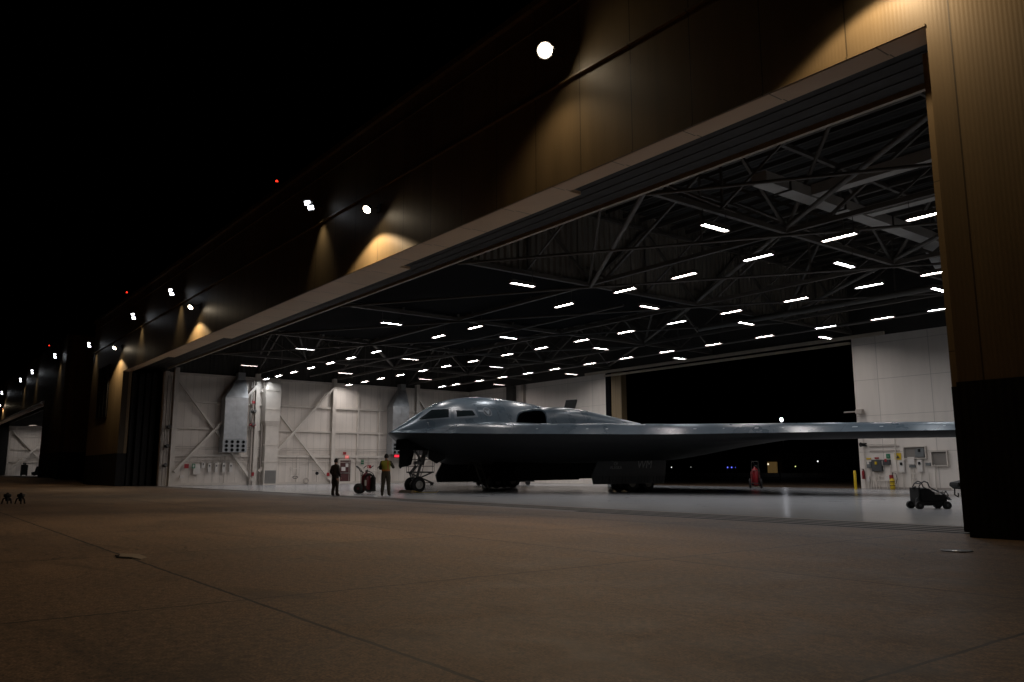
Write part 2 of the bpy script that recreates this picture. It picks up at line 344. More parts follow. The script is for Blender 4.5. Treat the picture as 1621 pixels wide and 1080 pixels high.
# left wall frame: columns, girts, braces
def hcol(x, y, z0, z1, w=.34, d=.4):
    return MB().box(x, x + .03, y - w / 2, y + w / 2, z0, z1).box(x + d - .03, x + d, y - w / 2, y + w / 2, z0, z1).box(x + .031, x + d - .031, y - .02, y + .02, z0, z1)
for y in (17.8, 24.45, 31.5, 40.2): hp('column', hcol(-67.99, y, 0, 9.4), M_WSTEEL)
for y in (34.0, 36.2): hp('column', hcol(-67.99, y, 0, 9.0, .16, .18), M_WSTEEL)
for z, w in ((2.42, .2), (4.6, .16), (6.75, .16), (8.95, .2)):
    for a, b in ((18.0, 24.25), (24.65, 31.3), (31.7, 40.0), (40.4, 46.3)):
        hp('girt', MB().box(-67.99, -67.8, a, b, z - w / 2, z + w / 2), M_WSTEEL)
hp('base_channel', MB().box(-67.99, -67.85, 18.0, 46.3, .02, .22), M_WSTEEL)
def brace(y0, z0, y1, z1, x=-67.66): hp('cross_brace', MB().bar((x, y0, z0), (x, y1, z1), .16, .2), M_WSTEEL)
brace(17.95, 8.4, 24.3, .35); brace(17.95, 1.1, 24.3, 8.3, -67.45)
brace(24.75, 8.0, 31.35, .35); brace(24.75, 1.1, 31.35, 8.6, -67.45)
brace(40.35, 8.0, 46.2, .8); brace(40.35, 1.1, 46.2, 8.3, -67.45)
# front post and pipes next to the black leaves
hp('column', MB().box(-68.6, -67.9, 16.95, 17.02, 0, 9.1).box(-68.0, -67.9, 17.021, 17.3, 0, 9.1), M_WSTEEL)
for y, r in ((17.12, .05), (17.38, .04), (24.05, .09), (24.9, .06)): hp('riser_pipe', MB().cyl((-67.55, y, .05), (-67.55, y, 8.7), r, 10), M_WSTEEL2)
for z in (1.9, 2.05, 2.95, 3.1): hp('wall_pipe', MB().cyl((-67.72, 18.0, z), (-67.72, 46, z), .025, 6), M_WSTEEL2)
for y in (28.2, 29.3, 33.2, 35.1, 37.0, 22.0): hp('wall_pipe', MB().cyl((-67.8, y, .2), (-67.8, y, 2.4), .025, 6), M_WSTEEL2)
for y, z in ((17.3, 3.1), (17.35, 4.6), (17.25, 1.6), (24.05, 5.0), (24.1, 6.1)):
    hp('pipe_valve', MB().cyl((-67.55, y - .2, z), (-67.55, y + .2, z), .11, 10).cyl((-67.5, y, z - .02), (-67.2, y, z + .06), .14, 12), M_STEELD)
hp('pipe_valve', MB().cyl((-67.5, 23.8, 5.0), (-67.5, 24.3, 5.0), .09, 10).lathe((-67.35, 24.05, 5.0), (1, 0, 0), [(0, .0), (0, .17), (.05, .17), (.05, 0)], 14), M_RED, label='red valve wheel on the sprinkler riser')
# ---- roof framing: two-way space frame
XN = [-57.5, -47.2, -36.8, -26.2, -16.0, -5.8]; YN = [17.3, 24.4, 31.8, 39.2]
ZB, ZT = 9.42, 12.7
def truss(a, b, n, w=.13, m=None, name='roof_truss'):
    a = Vector(a); b = Vector(b); t = MB(); t.bar((a.x, a.y, ZB), (b.x, b.y, ZB), w, w * 1.1).bar((a.x, a.y, ZT), (b.x, b.y, ZT), w)
    for i in range(n):
        p = a.lerp(b, i / n); q = a.lerp(b, (i + .5) / n); r = a.lerp(b, (i + 1) / n)
        t.bar((p.x, p.y, ZB + w / 2), (q.x, q.y, ZT - w / 2), w * .7).bar((q.x, q.y, ZT - w / 2), (r.x, r.y, ZB + w / 2), w * .7)
        t.bar((q.x, q.y, ZB + w / 2), (q.x, q.y, ZT - w / 2), w * .45)
    hp(name, t, m or M_STEEL)
for x in XN: truss((x, 17.3, 0), (x, 46.2, 0), 4, .16)
for y in YN[1:]: truss((-67.8, y, 0), (-3.7, y, 0), 6, .15)
for x in [-62.6, -52.3, -42.0, -31.5, -21.1, -10.9]:
    hp('roof_joist', MB().bar((x, 17.3, 12.6), (x, 46.2, 12.6), .09, .14), M_STEEL)
for y in (20.8, 28.1, 35.5, 42.8):
    for i in range(len(XN) - 1):
        hp('roof_joist', MB().bar((XN[i], y, 12.6), (XN[i + 1], y, 12.6), .08, .12).bar((XN[i], y, ZB + .1), ((XN[i] + XN[i + 1]) / 2, y, 12.6), .07).bar(((XN[i] + XN[i + 1]) / 2, y, 12.6), (XN[i + 1], y, ZB + .1), .07), M_STEEL)
# front edge beam seen just inside the doors
fb = MB().bar((-70, 17.15, 9.38), (-3.6, 17.15, 9.38), .12, .24)
for x in XN + [-67.6]:
    for dx in (-.45, .45): fb.bar((x + dx, 17.1, 9.46), (x + dx * 2.2, 16.5, 9.6), .05, .12)
hp('front_beam', fb, M_BEAM)
pl = MB()   # plan bracing in the plane of the bottom chord
for i in range(len(XN) - 1):
    for j in range(3):
        x0, x1 = XN[i], XN[i + 1]; y0, y1 = YN[j], YN[j + 1]
        hp('plan_brace', MB().cyl((x0, y0, ZB - .14), (x1, y1, ZB - .14), .055, 8), M_STEEL)
p2 = MB()
for a, b in (((-5.8, 17.3), (-16, 24.4)), ((-16, 24.4), (-26.2, 31.8)), ((-26.2, 31.8), (-36.8, 39.2)), ((-16, 31.8), (-5.8, 24.4)), ((-26.2, 39.2), (-16, 31.8)), ((-47.2, 24.4), (-57.5, 31.8)), ((-36.8, 39.2), (-47.2, 46)), ((-16, 39.2), (-5.8, 31.8))):
    hp('plan_brace', MB().cyl((*a, ZB + .14), (*b, ZB + .14), .085, 8), M_STEEL)
sl = MB()   # raking struts up to the roof
for x, y in ((-26.2, 24.4), (-16, 24.4), (-36.8, 24.4), (-16, 31.8), (-47.2, 31.8), (-57.5, 24.4), (-5.8, 24.4), (-26.2, 39.2), (-36.8, 39.2)):
    hp('raking_strut', MB().cyl((x, y, ZB), (x + 5, y - 3.6, ZT), .07, 8), M_STEEL); hp('raking_strut', MB().cyl((x, y, ZB), (x - 5, y - 3.6, ZT), .06, 8), M_STEEL)
hp('raking_strut', MB().cyl((-16.0, 17.3, 9.45), (-26.05, 24.4, 9.3), .09, 8), M_STEEL)
pu = MB()
for k in range(26):
    y = 17.8 + k * 1.12; hp('purlin', MB().box(-68, -3.6, y, y + .07, 13.0, 13.2), M_STEELD)
hp('roof_main', MB().cyl((-30, 36.6, 9.2), (-4, 36.6, 9.2), .16, 12), M_STEEL, label='fat pipe running across below the roof')
hp('roof_main', MB().cyl((-66, 41.6, 9.1), (-4, 41.6, 9.1), .09, 10), M_STEEL)
hp('roof_main', MB().cyl((-66, 28.4, 9.25), (-28, 28.4, 9.25), .06, 10), M_STEEL)
hp('draft_curtain', MB().box(-26.33, -26.28, 17.4, 46.2, 9.55, 13.4), M_CURT)
hp('dark_bay_sheet', MB().box(-47.1, -36.9, 17.4, 31.7, 9.62, 9.66), M_VOID)  # black sheets added here and below so both roof bays read dark
hp('dark_bay_sheet', MB().box(-36.7, -26.4, 17.4, 31.7, 9.62, 9.66), M_VOID)
# pale bulkhead light strips / skylight panels deep in the roof
sk = MB()
for x, y in ((-52, 27.5), (-44, 38), (-33, 37.5), (-21, 38), (-60, 27.5), (-47, 34)): hp('roof_baffle', MB().obox((x, y, 11.2), 1.6, .7, .05, Matrix.Rotation(R(25), 3, 'Y')), M_WSTEEL2)
# ------------------------------------------------------------------ ceiling lights
def emat(name, col, s):
    m = bpy.data.materials.new(name); m.use_nodes = True; nt = m.node_tree; nt.nodes.remove(nt.nodes['Principled BSDF'])
    e = nt.nodes.new('ShaderNodeEmission'); e.inputs[0].default_value = (*col, 1); e.inputs[1].default_value = s
    nt.links.new(e.outputs[0], nt.nodes['Material Output'].inputs[0]); return m
LS = 104.0
E1 = emat('fluorescent_neutral', (1, .95, .93), LS); E2 = emat('fluorescent_cool', (.88, .94, 1), LS * .85); E3 = emat('fluorescent_pinkish', (1, .90, .89), LS * .65)
def lightproto(alongx, em):
    t = thing('ceiling_light', (0, 0, -50), '', 'ceiling light')
    a, b = (.60, .095) if alongx else (.095, .60)
    h = MB().box(-a - .03, a + .03, -b - .03, b + .03, .03, .12)
    h.box(-a - .03, -a, -b - .03, b + .03, -.03, .03).box(a, a + .03, -b - .03, b + .03, -.03, .03).box(-a, a, -b - .03, -b, -.03, .03).box(-a, a, b, b + .03, -.03, .03)
    h.build('housing', M_STEEL, t, off=1)
    MB().add([(-a, -b, .0), (a, -b, 0), (a, b, 0), (-a, b, 0)], [(3, 2, 1, 0)]).build('diffuser', em, t, off=1)
    r = MB().cyl((-a * .8, -b * .8, .12), (-a * .8, -b * .8, .63), .012, 5).cyl((a * .8, b * .8, .12), (a * .8, b * .8, .62), .012, 5).bar((-a * .9, -b * .9, .63), (a * .9, b * .9, .63), .03)
    r.build('hanger', M_STEELD, t, off=1); return t
protos = {(o, k): lightproto(o, e) for o in (0, 1) for k, e in enumerate((E1, E2, E3))}
ORD = ['leftmost', 'second from the left', 'third from the left', 'fourth from the left', 'fifth from the left', 'sixth from the left', 'seventh from the left', 'eighth from the left', 'ninth from the left', 'tenth from the left', 'eleventh from the left', 'twelfth from the left', 'thirteenth from the left', 'fourteenth from the left', 'fifteenth from the left', 'sixteenth from the left', 'seventeenth from the left']
k = 8.8
rowsL = {24.55: ([-66.1, -63.4, -60.3, -57.0, -53.6, -50.3, -46.7, -39.1, -35.4, -28.1, -24.1, -20.8, -17.3, -14.1, -11.2], 'nearest row of crosswise lights'),
         32.2: ([-66.3, -63.2, -60.3, -57.0, -53.5, -50.2, -46.7, -42.7, -39.1, -35.3, -31.6, -27.9, -24.4, -20.8, -17.3, -14.5], 'middle row of crosswise lights'),
         39.8: ([-62.7, -60.4, -56.7, -53.4, -50.0, -46.7, -42.8, -39.1, -35.4, -31.6, -27.9, -24.0, -20.8, -17.9], 'farthest row of crosswise lights')}
rowsD = {20.35: ([-58.4, -48.3, -37.1, -25.9, -15.9], 'nearest row of lengthwise lights'), 28.1: ([-58.5, -48.4, -37.1, -26.0, -16.0], 'second row of lengthwise lights'),
         35.4: ([-58.4, -48.3, -37.0, -25.9, -15.9], 'third row of lengthwise lights'), 43.0: ([-58.2, -48.4, -37.1, -26.0], 'farthest row of lengthwise lights')}
used = {}
for o, rows in ((1, rowsL), (0, rowsD)):
    for y, (xs, rn) in rows.items():
        for i, x in enumerate(xs):
            kk = random.choice((0, 0, 1, 2)) if x < -20 else random.choice((0, 1, 1))
            lab = 'long white ceiling light, %s in the %s' % (ORD[i], rn); p = protos[(o, kk)]
            if (o, kk) not in used: used[(o, kk)] = 1; p.location = (x, y, k); p['label'] = lab; q = p
            else: q = dup(p, (x, y, k), lab)
            q['group'] = 'ceiling lights under the hangar roof'
for kk, p in protos.items():
    if kk not in used:
        for c in list(p.children): bpy.data.objects.remove(c)
        bpy.data.objects.remove(p)
# ------------------------------------------------------------------ outside lamps
WARM = (1, .74, .45)
E_WARM = emat('floodlight_warm', (1, .82, .58), 60); E_COOL = emat('floodlight_cool', (.9, .94, 1), 16); E_REDL = emat('obstruction_red', (1, .035, .015), 2.2)
def spot(name, loc, tgt, power, size, blend, col, parent, rad=.12):
    d = bpy.data.lights.new(name, 'SPOT'); d.energy = power; d.spot_size = R(size); d.spot_blend = blend; d.color = col; d.shadow_soft_size = rad
    o = bpy.data.objects.new(name, d); COL.objects.link(o); v = Vector(tgt) - Vector(loc)
    o.rotation_euler = v.to_track_quat('-Z', 'Y').to_euler(); o.location = Vector(loc) - parent.location; o.parent = parent; return o
def walllamp(x, z, lab, lit=True, r=.16, y=13.75, power=700, tilt=.18, size=132):
    t = thing('wall_floodlight', (x, F0, z), lab, 'floodlight', 'warm floodlights on arms along the hangar front')
    MB().cyl((x, F0 - .05, z + .25), (x, y, z + .25), .015, 8).box(x - .12, x + .12, F0 - .06, F0 - .003, z + .1, z + .4).build('arm', M_DGREY, t)
    a = Vector((-.1, -.35, -.93)) if not lit else Vector((.3, -.65, -.70))
    h = MB(); c = Vector((x, y, z + .1)); h.lathe(c - a.normalized() * .22, a, [(0, .0), (0, r * .6), (.18, r * 1.05), (.24, r * 1.08), (.24, r), (.2, r * .9)], 20); h.build('lamp_housing', M_DGREY, t)
    MB().lathe(c - a.normalized() * .0, a, [(0, r * .92), (.03, r * .8), (.06, 0)], 20).build('lens', E_WARM, t)
    spot('lamp', (x, 13.3, z - .42), (x, 13.42, z - 4), power, size, .22, WARM, t)
    return t
twins = [(-16.2, 12.68, 'large bright floodlight high on the hangar front, nearest the camera', 1), (-32.45, 12.62, 'twin white floodlight on the hangar front between the first two warm lamps', 0), (-54.4, 12.65, 'twin white floodlight upper left of the third warm lamp', 0),
         (-64.75, 12.65, 'twin white floodlight between the last two warm lamps', 0), (-81.7, 12.6, 'twin white floodlight at the far left end of the lit hangar front', 0)]
def twinlamp(x, z, lab, big=False, y=13.6, F=F0, power=260):
    t = thing('twin_floodlight', (x, F, z), lab, 'floodlight', 'white floodlights high on the hangar fronts')
    MB().cyl((x, F - .05, z + .1), (x, y + .1, z + .1), .03, 8).box(x - .3, x + .3, y + .02, y + .1, z + .04, z + .12).build('arm', M_DGREY, t)
    n = Vector((.55, -.75, -.45)).normalized()
    if big:
        h = MB().lathe(Vector((x, y, z + .1)) - n * .15, n, [(0, 0), (0, .18), (.2, .25), (.26, .25), (.26, .23)], 20); h.build('lamp_housing', M_DGREY, t)
        MB().lathe(Vector((x, y, z + .1)) + n * .10, n, [(0, .2), (.05, .17), (.08, 0)], 20).build('lens', E_WARM, t)
        spot('lamp', (x, 13.1, z - .6), (x, 13.3, z - 4), 95, 126, .9, WARM, t)
        spot('lamp', (x, y - .2, z - .1), (x + 2, y - 8, z - 9), 2000, 84, .5, (1, .72, .44), t)
    else:
        m = n.to_track_quat('-Y', 'Z').to_matrix()
        for s in (-1, 1):
            c = Vector((x + s * .2, y, z + .02 - s * .16)) ; MB().obox(c - n * .05, .34, .08, .30, m).build('lamp_head', M_DGREY, t)
            MB().obox(c, .26, .012, .17, m).build('lens', E_COOL, t)
        spot('lamp', (x, y - .05, z - .1), (x + 2, y - 8, z - 9), power * 4.0, 84, .5, (1, .72, .44), t)
        spot('lamp', (x, F - .5, z - .2), (x, F + .25, z - 6), 85, 70, 1.0, (1, .82, .56), t)
for x, z, lab, big in twins: twinlamp(x, z, lab, bool(big))
walllamp(-6.9, 10.9, 'warm floodlight above the right pier of the doorway', power=260, size=128)
walllamp(-27.2, 10.98, 'first full warm floodlight left of the large bright lamp', power=470)
walllamp(-50.3, 10.92, 'warm floodlight above the middle left of the doorway', power=450)
walllamp(-71.4, 11.0, 'warm floodlight above the left jamb of the doorway', power=470)
def redlight(x, y, z, lab):
    t = thing('obstruction_light', (x, y, RZ), lab, 'warning light', 'red warning lights on the hangar roofs')
    MB().cyl((x, y, RZ), (x, y, z - .12), .04, 8).cyl((x, y, z - .14), (x, y, z - .08), .12, 12).build('mast', M_DGREY, t)
    MB().lathe((x, y, z - .08), (0, 0, 1), [(0, .07), (.08, .07), (.14, .04), (.15, 0)], 12).build('lamp_glass', E_REDL, t)
redlight(-40.2, 15, 16.35, 'red warning light on the roof edge, nearest of the three')
redlight(-74.5, 15, 16.45, 'red warning light near the left end of the lit hangar roof')
redlight(-117.7, 15, 17.2, 'red warning light on the roof of the far hangar')
# ------------------------------------------------------------------ second hangar further along the apron
G0 = 13.4
h2 = thing('hangar', (-130, G0, 0), 'second dark hangar at far left with a braced white wall glowing through its doorway', 'hangar')
def h2p(name, mb, m): return mb.build(name, m, h2)
h2p('facade_cladding', MB().box(-172, -92.3, G0, G0 + .4, 9.2, 15.0).box(-105, -92.3, G0, G0 + .4, 3.1, 9.2).box(-172, -168, G0, G0 + .4, 3.1, 9.2), M_TAN)
h2p('base_cladding', MB().box(-105.01, -92.31, G0 - .02, G0 + .4, .3, 3.1), M_BASE)
h2p('base_cladding', MB().box(-172, -167.9, G0 - .02, G0 + .4, 0, 3.1), M_BASE)
h2p('side_cladding', MB().box(-92.7, -92.28, G0 + .41, 46, 3.1, 15.0), M_TANS)
h2p('base_cladding', MB().box(-92.7, -92.26, G0 + .41, 46, 0, 3.1), M_BASE)
h2p('soffit', MB().box(-167.9, -105, G0 + .41, G0 + 1.3, 9.21, 9.3), M_SOF)
h2p('roof', MB().box(-172, -92.2, G0, 46, 15.02, 15.2), M_STEELD)
h2p('door_leaf', MB().box(-170, -167.0, G0 + .5, 16.2, .02, 9.0), M_BASE)
h2p('door_leaf', MB().box(-105.4, -93, G0 + .5, 16.2, .02, 9.0), M_BASE)
h2p('wall', MB().box(-168.2, -167.9, 16.3, 46, 0, 9.2), M_WALL)
h2p('wall', MB().box(-168, -93, 45.8, 46, 0, 9.2), M_WALLB)
h2p('wall', MB().box(-168, -93, 45.8, 46, 9.21, 13.4).box(-168.2, -167.9, 16.3, 46, 9.21, 13.4).box(-168, -93, 16.3, 16.4, 9.6, 13.4), M_STEELD)
for y0 in (17.0, 24.6, 32.0):
    h2p('cross_brace', MB().bar((-167.2, y0, 1.6), (-167.2, y0 + 6.9, 8.6), .3, .3), M_WSTEEL); h2p('cross_brace', MB().bar((-167.45, y0, 8.3), (-167.45, y0 + 6.9, .9), .3, .3), M_WSTEEL)
for y_ in (16.4, 24.3, 31.7): h2p('column', MB().box(-167.9, -167.5, y_, y_ + .35, 0, 9.2), M_WSTEEL)
for z_ in (2.8, 5.0, 7.2): h2p('girt', MB().box(-167.9, -167.7, 16.8, 45, z_, z_ + .2), M_WSTEEL)
for y_ in (24.3, 31.8): h2p('roof_truss', MB().box(-168, -93, y_, y_ + .2, 9.4, 9.6), M_STEEL)
tag(MB().add([(-168, 16.2, .556), (-93, 16.2, .556), (-93, 46, .556), (-168, 46, .556)], [(0, 1, 2, 3)]).build('hangar_floor', M_FLOOR), kind='structure')
p0 = [o for o in COL.objects if o.name.startswith('ceiling_light') and o.parent is None][0]
for i, (x, y) in enumerate(((-158, 22), (-158, 31), (-158, 40), (-146, 22), (-146, 31), (-146, 40), (-134, 31), (-164, 19.5), (-164, 26), (-164, 33), (-152, 26), (-160, 36))):  # one lamp shows near the doorway; the others are added to brighten the wall
    q = dup(p0, (x, y, 9.2), 'ceiling light inside the far left hangar, near its doorway' if i == 3 else 'ceiling light inside the far left hangar, added unseen behind its front to light its wall')
    q['group'] = 'ceiling lights in the far hangar'
for x, z, n in ((-95.6, 13.1, 'nearest'), (-112.6, 13.1, 'second'), (-123.6, 13.1, 'third'), (-145.6, 13.1, 'farthest')):
    twinlamp(x, z, 'twin white floodlight on the far hangar front, %s of its four' % n, F=G0, y=12.8, power=140)
walllamp(-148, 11.3, 'small warm floodlight at the far left end of the distant hangar front', y=12.9, power=200)
# ------------------------------------------------------------------ world beyond the rear doorway
fb2 = thing('terminal_building', (-100, 158, 0), 'low dark building beyond the rear doorway with one lit yellow entrance', 'building')
MB().box(-150, -70, 160, 172, 0, 5.2).build('wall', M_BLACK, fb2); MB().box(-151, -69, 159.4, 173, 5.21, 5.5).build('roof', M_BLACK, fb2)
MB().box(-112.6, -109.9, 159.2, 159.4, .2, 3.0).build('doorway', emat('lit_doorway', (1, .62, .22), .06), fb2)
MB().box(-112.9, -112.62, 159.0, 159.5, .1, 3.2).box(-109.88, -109.6, 159.0, 159.5, .1, 3.2).build('door_frame', M_BLACK, fb2)
MB().lathe((-112.2, 158.9, 2.5), (0, -1, 0), [(0, .22), (.1, .15), (.14, 0)], 10).build('entrance_lamp', emat('entrance_lamp_glow', (1, .85, .6), 1.2), fb2)
def mastlight(x, y, z, r, col, s, lab, nm='mast_light'):
    t = thing(nm, (x, y, 0), lab, 'mast light')
    MB().tube([(x, y, 0), (x, y, z - .1)], [.14, .07], 8).build('pole', M_DGREY, t)
    MB().lathe((x, y - .15, z), (-.1, -1, -.1), [(0, r), (.1, r * .7), (.14, 0)], 12).build('lamp_head', emat(nm + '_glow_%d' % int(abs(x * 10)), col, s), t)
mastlight(-101.9, 150, 11.7, .42, (.9, .92, 1), 12, 'white floodlight on a tall mast seen above the wing through the rear doorway')
mastlight(-94, 150, 2.9, .13, (.9, 1, .95), 2.5, 'small pale light beyond the rear doorway, right of the lit entrance')
mastlight(-99.2, 150, 1.9, .12, (.9, 1, .35), 1.2, 'tiny yellow-green light beyond the rear doorway')
mastlight(-133, 150, 1.9, .13, (.95, 1, .95), 1.8, 'small white light beyond the rear doorway beside the gear door')
mastlight(-127, 150, 1.9, .1, (.95, 1, .9), .5, 'faint light beyond the rear doorway left of the blue lights')
mastlight(-122.5, 150, 5.3, .12, (1, .05, .03), 1.5, 'small red light beyond the rear doorway')
for i, (x, l) in enumerate(((-116.6, 'leftmost'), (-115.5, 'middle'), (-114.4, 'rightmost'))):
    t = thing('taxiway_light', (x, 150, 0), '%s of the three blue lights beyond the rear doorway' % l, 'taxiway light', 'blue lights')
    MB().cyl((x, 150, 0), (x, 150, 1.65), .05, 8).build('post', M_DGREY, t)
    MB().lathe((x, 150, 1.65), (0, 0, 1), [(0, .11), (.2, .11), (.3, .04), (.31, 0)], 10).build('globe', emat('blue_glow_%d' % i, (.12, .14, 1), 2), t)
fn = thing('fence', (-75, 80, 0), 'dark mesh fence with posts beyond the rear doorway', 'fence')
fm = MB(); fp = MB()
for i in range(24):
    x = -100 + i * 3; MB().cyl((x, 80, 0), (x, 80, 2.2), .05, 6).build('post', M_DGREY, fn)
for z in (.3, 2.15): fm.cyl((-100, 80, z), (-31, 80, z), .025, 6)
for i in range(150): fm.cyl((-100 + i * .46, 80, .3), (-100 + i * .46, 80, 2.15), .008, 4)
fm.build('mesh', M_DGREY, fn)
# ------------------------------------------------------------------ aircraft
PX, PY = -37.2, 20.45
def lerp(pts,v):
    if v<=pts[0][0]: return pts[0][1]
    for (a,b),(c,d) in zip(pts,pts[1:]):
        if v<=c: return b+(d-b)*(v-a)/(c-a)
    return pts[-1][1]
def crv(pts,v):
    # smooth (Catmull-Rom) interpolation
    n=len(pts)
    if v<=pts[0][0]: return pts[0][1]
    if v>=pts[-1][0]: return pts[-1][1]
    for i in range(n-1):
        if v<=pts[i+1][0]: break
    x0,y0=pts[i];x1,y1=pts[i+1];h=x1-x0;t=(v-x0)/h
    def sl(j):
        if j==0: return (pts[1][1]-pts[0][1])/(pts[1][0]-pts[0][0])
        if j==n-1: return (pts[-1][1]-pts[-2][1])/(pts[-1][0]-pts[-2][0])
        return (pts[j+1][1]-pts[j-1][1])/(pts[j+1][0]-pts[j-1][0])
    m0,m1=sl(i)*h,sl(i+1)*h
    return (2*t**3-3*t*t+1)*y0+(t**3-2*t*t+t)*m0+(-2*t**3+3*t*t)*y1+(t**3-t*t)*m1
TE=[(0,21),(3.3,18.9),(6.7,21.1),(15.3,15.6),(24.4,21.4),(26.2,17.3)]
ZC=[(0,3.1),(.7,3.5),(1.45,3.97),(2.15,4.40),(2.85,4.74),(4,5.04),(5.6,5.19),(7.5,5.12),(9.4,4.93),(11.5,4.6),(14,4.2),(17,3.65),(21,2.9)]
WC=[(0,.25),(.7,.62),(1.45,1.02),(2.85,1.62),(4,1.95),(5.6,2.2),(8,2.4),(12,2.35),(16,1.9),(21,1.2)]
def yle(x): return .649*(math.sqrt(x*x+.09)-.3)
def yte(x): return lerp(TE,abs(x))
def zle(x): return lerp([(0,3.08),(5,2.92),(12,2.74),(26.2,2.70)],abs(x))
def sst(a,b,v):
    t=max(0,min(1,(v-a)/(b-a)));return t*t*(3-2*t)
def E(d,r):
    q=1-min(max(d,0)/r,1);return math.sqrt(max(0,1-q*q))
def EB(d,r):
    q=max(d,0)/r;return 1-smax(1-q,0,.45)
def smax(a,b,k):
    h=max(k-abs(a-b),0)/k;return max(a,b)+h*h*k*.25
def ztop(x,y):
    a=abs(x);d=y-yle(x);c=max(yte(x)-yle(x),.05);t=max(0,min(1,d/c))
    U=lerp([(0,.12),(.6,.25),(2.6,.5),(10,.52),(20,.42),(26.2,.30)],a)
    z=zle(x)+U*EB(d,lerp([(0,2.2),(3,.62)],a))*(1-t**1.7)
    # broad centre body swelling
    z+=.28*sst(8.5,2,a)*sst(1,5,d)*(1-t**2)
    zc=crv(ZC,y);w=crv(WC,y);r=a/w
    if r<1:
        hz=2.5+(zc-2.5)*(1-r**2.2)**(1/1.55)
        z=smax(z,hz,.3*sst(0,3,y)+.02)
    return z
def zbot(x,y):
    a=abs(x);d=y-yle(x);c=max(yte(x)-yle(x),.05);t=max(0,min(1,d/c))
    q=1-min(max(d,0)/1.5,1);z=zle(x)-lerp([(0,.3),(12,.33),(26.2,.26)],a)*(1-q*q)*(1-t**1.7)
    z-=1.15*sst(15,4.5,a)*sst(-.3,4.2,d)*(1-sst(.55,1,t))
    return z
def solvex(y,z):
    lo,hi=0,5.
    for _ in range(40):
        m=(lo+hi)/2
        if ztop(m,y)>z: lo=m
        else: hi=m
    return lo
ac = thing('stealth_bomber', (PX, PY, 0), 'blue-grey tailless bomber aircraft with its nose in the hangar doorway', 'aircraft')
M_AIR = bpy.data.materials.new('bomber_skin'); M_AIR.use_nodes = True
def _air():
    nt = M_AIR.node_tree; n = nt.nodes; l = nt.links; b = n['Principled BSDF']
    g = n.new('ShaderNodeTexCoord'); nz = n.new('ShaderNodeTexNoise'); nz.inputs['Scale'].default_value = .9; nz.inputs['Detail'].default_value = 7; l.new(g.outputs['Object'], nz.inputs['Vector'])
    rp = n.new('ShaderNodeValToRGB'); rp.color_ramp.elements[0].position = .35; rp.color_ramp.elements[1].position = .68
    rp.color_ramp.elements[0].color = (.054, .074, .092, 1); rp.color_ramp.elements[1].color = (.082, .108, .132, 1); l.new(nz.outputs['Fac'], rp.inputs[0])
    sp = n.new('ShaderNodeSeparateXYZ'); l.new(g.outputs['Object'], sp.inputs[0])
    ax = math_node(nt, 'ABSOLUTE', sp.outputs[0])
    sw = math_node(nt, 'SUBTRACT', sp.outputs[1], math_node(nt, 'MULTIPLY', ax, .649))
    def ln(v, per, w, off=0.): return math_node(nt, 'LESS_THAN', math_node(nt, 'MODULO', math_node(nt, 'ADD', v, 100 * per + off), per), w)
    out = math_node(nt, 'GREATER_THAN', ax, 2.6)
    J = math_node(nt, 'MULTIPLY', math_node(nt, 'MAXIMUM', ln(sw, 1.9, .02, -.9), ln(ax, 3.1, .02, .4)), out)
    Jc = math_node(nt, 'MULTIPLY', ln(sp.outputs[1], 1.55, .022, -.25), math_node(nt, 'LESS_THAN', ax, 2.6)); J = math_node(nt, 'MAXIMUM', J, Jc)
    mx = n.new('ShaderNodeMix'); mx.data_type = 'RGBA'; l.new(rp.outputs[0], mx.inputs['A']); mx.inputs['B'].default_value = (.03, .038, .046, 1)
    l.new(math_node(nt, 'MULTIPLY', J, .8), mx.inputs['Factor']); l.new(mx.outputs['Result'], b.inputs['Base Color'])
    b.inputs['Specular IOR Level'].default_value = .5
    mr = n.new('ShaderNodeMapRange'); mr.inputs['To Min'].default_value = .2; mr.inputs['To Max'].default_value = .38; l.new(nz.outputs['Fac'], mr.inputs['Value']); l.new(mr.outputs[0], b.inputs['Roughness'])
    n2 = n.new('ShaderNodeTexNoise'); n2.inputs['Scale'].default_value = 1.6; n2.inputs['Detail'].default_value = 2; l.new(g.outputs['Object'], n2.inputs['Vector'])
    bp = n.new('ShaderNodeBump'); bp.inputs['Strength'].default_value = .6; bp.inputs['Distance'].default_value = .012
    l.new(math_node(nt, 'SUBTRACT', n2.outputs['Fac'], math_node(nt, 'MULTIPLY', J, .3)), bp.inputs['Height']); l.new(bp.outputs['Normal'], b.inputs['Normal'])
_air()
M_UNDER_SHADE = mat('bomber_underside_shade', (.016, .018, .020), .5, vary=.2, vscale=.8)  # belly shade put into the colour; the paint itself matches the upper skin
def frange(a, b, s):
    n = max(1, round((b - a) / s)); return [a + (b - a) * i / n for i in range(n)]
xs = frange(0, .5, .05) + frange(.5, 3.3, .07) + frange(3.3, 8, .2) + frange(8, 15, .3) + frange(15, 26.15, .5) + [26.15]
xs = [-x for x in xs[::-1][:-1]] + xs
NT = 120; us = [(i / NT) ** 1.75 for i in range(NT + 1)]
vt, vb = [], []
for x in xs:
    a, c = yle(x), max(yte(x) - yle(x), .06)
    for u in us:
        y = a + c * u; vt.append((x, y, ztop(x, y))); vb.append((x, y, zbot(x, y)))
nb = MB(); nx = len(xs); W = NT + 1; NV = len(vt); f = []
for i in range(nx - 1):
    for j in range(NT):
        q = i * W + j; f.append((q, q + W, q + W + 1, q + 1)); f.append((NV + q, NV + q + 1, NV + q + W + 1, NV + q + W))
for i in range(nx - 1): f.append((i * W, NV + i * W, NV + (i + 1) * W, (i + 1) * W)); f.append((i * W + NT, (i + 1) * W + NT, NV + (i + 1) * W + NT, NV + i * W + NT))
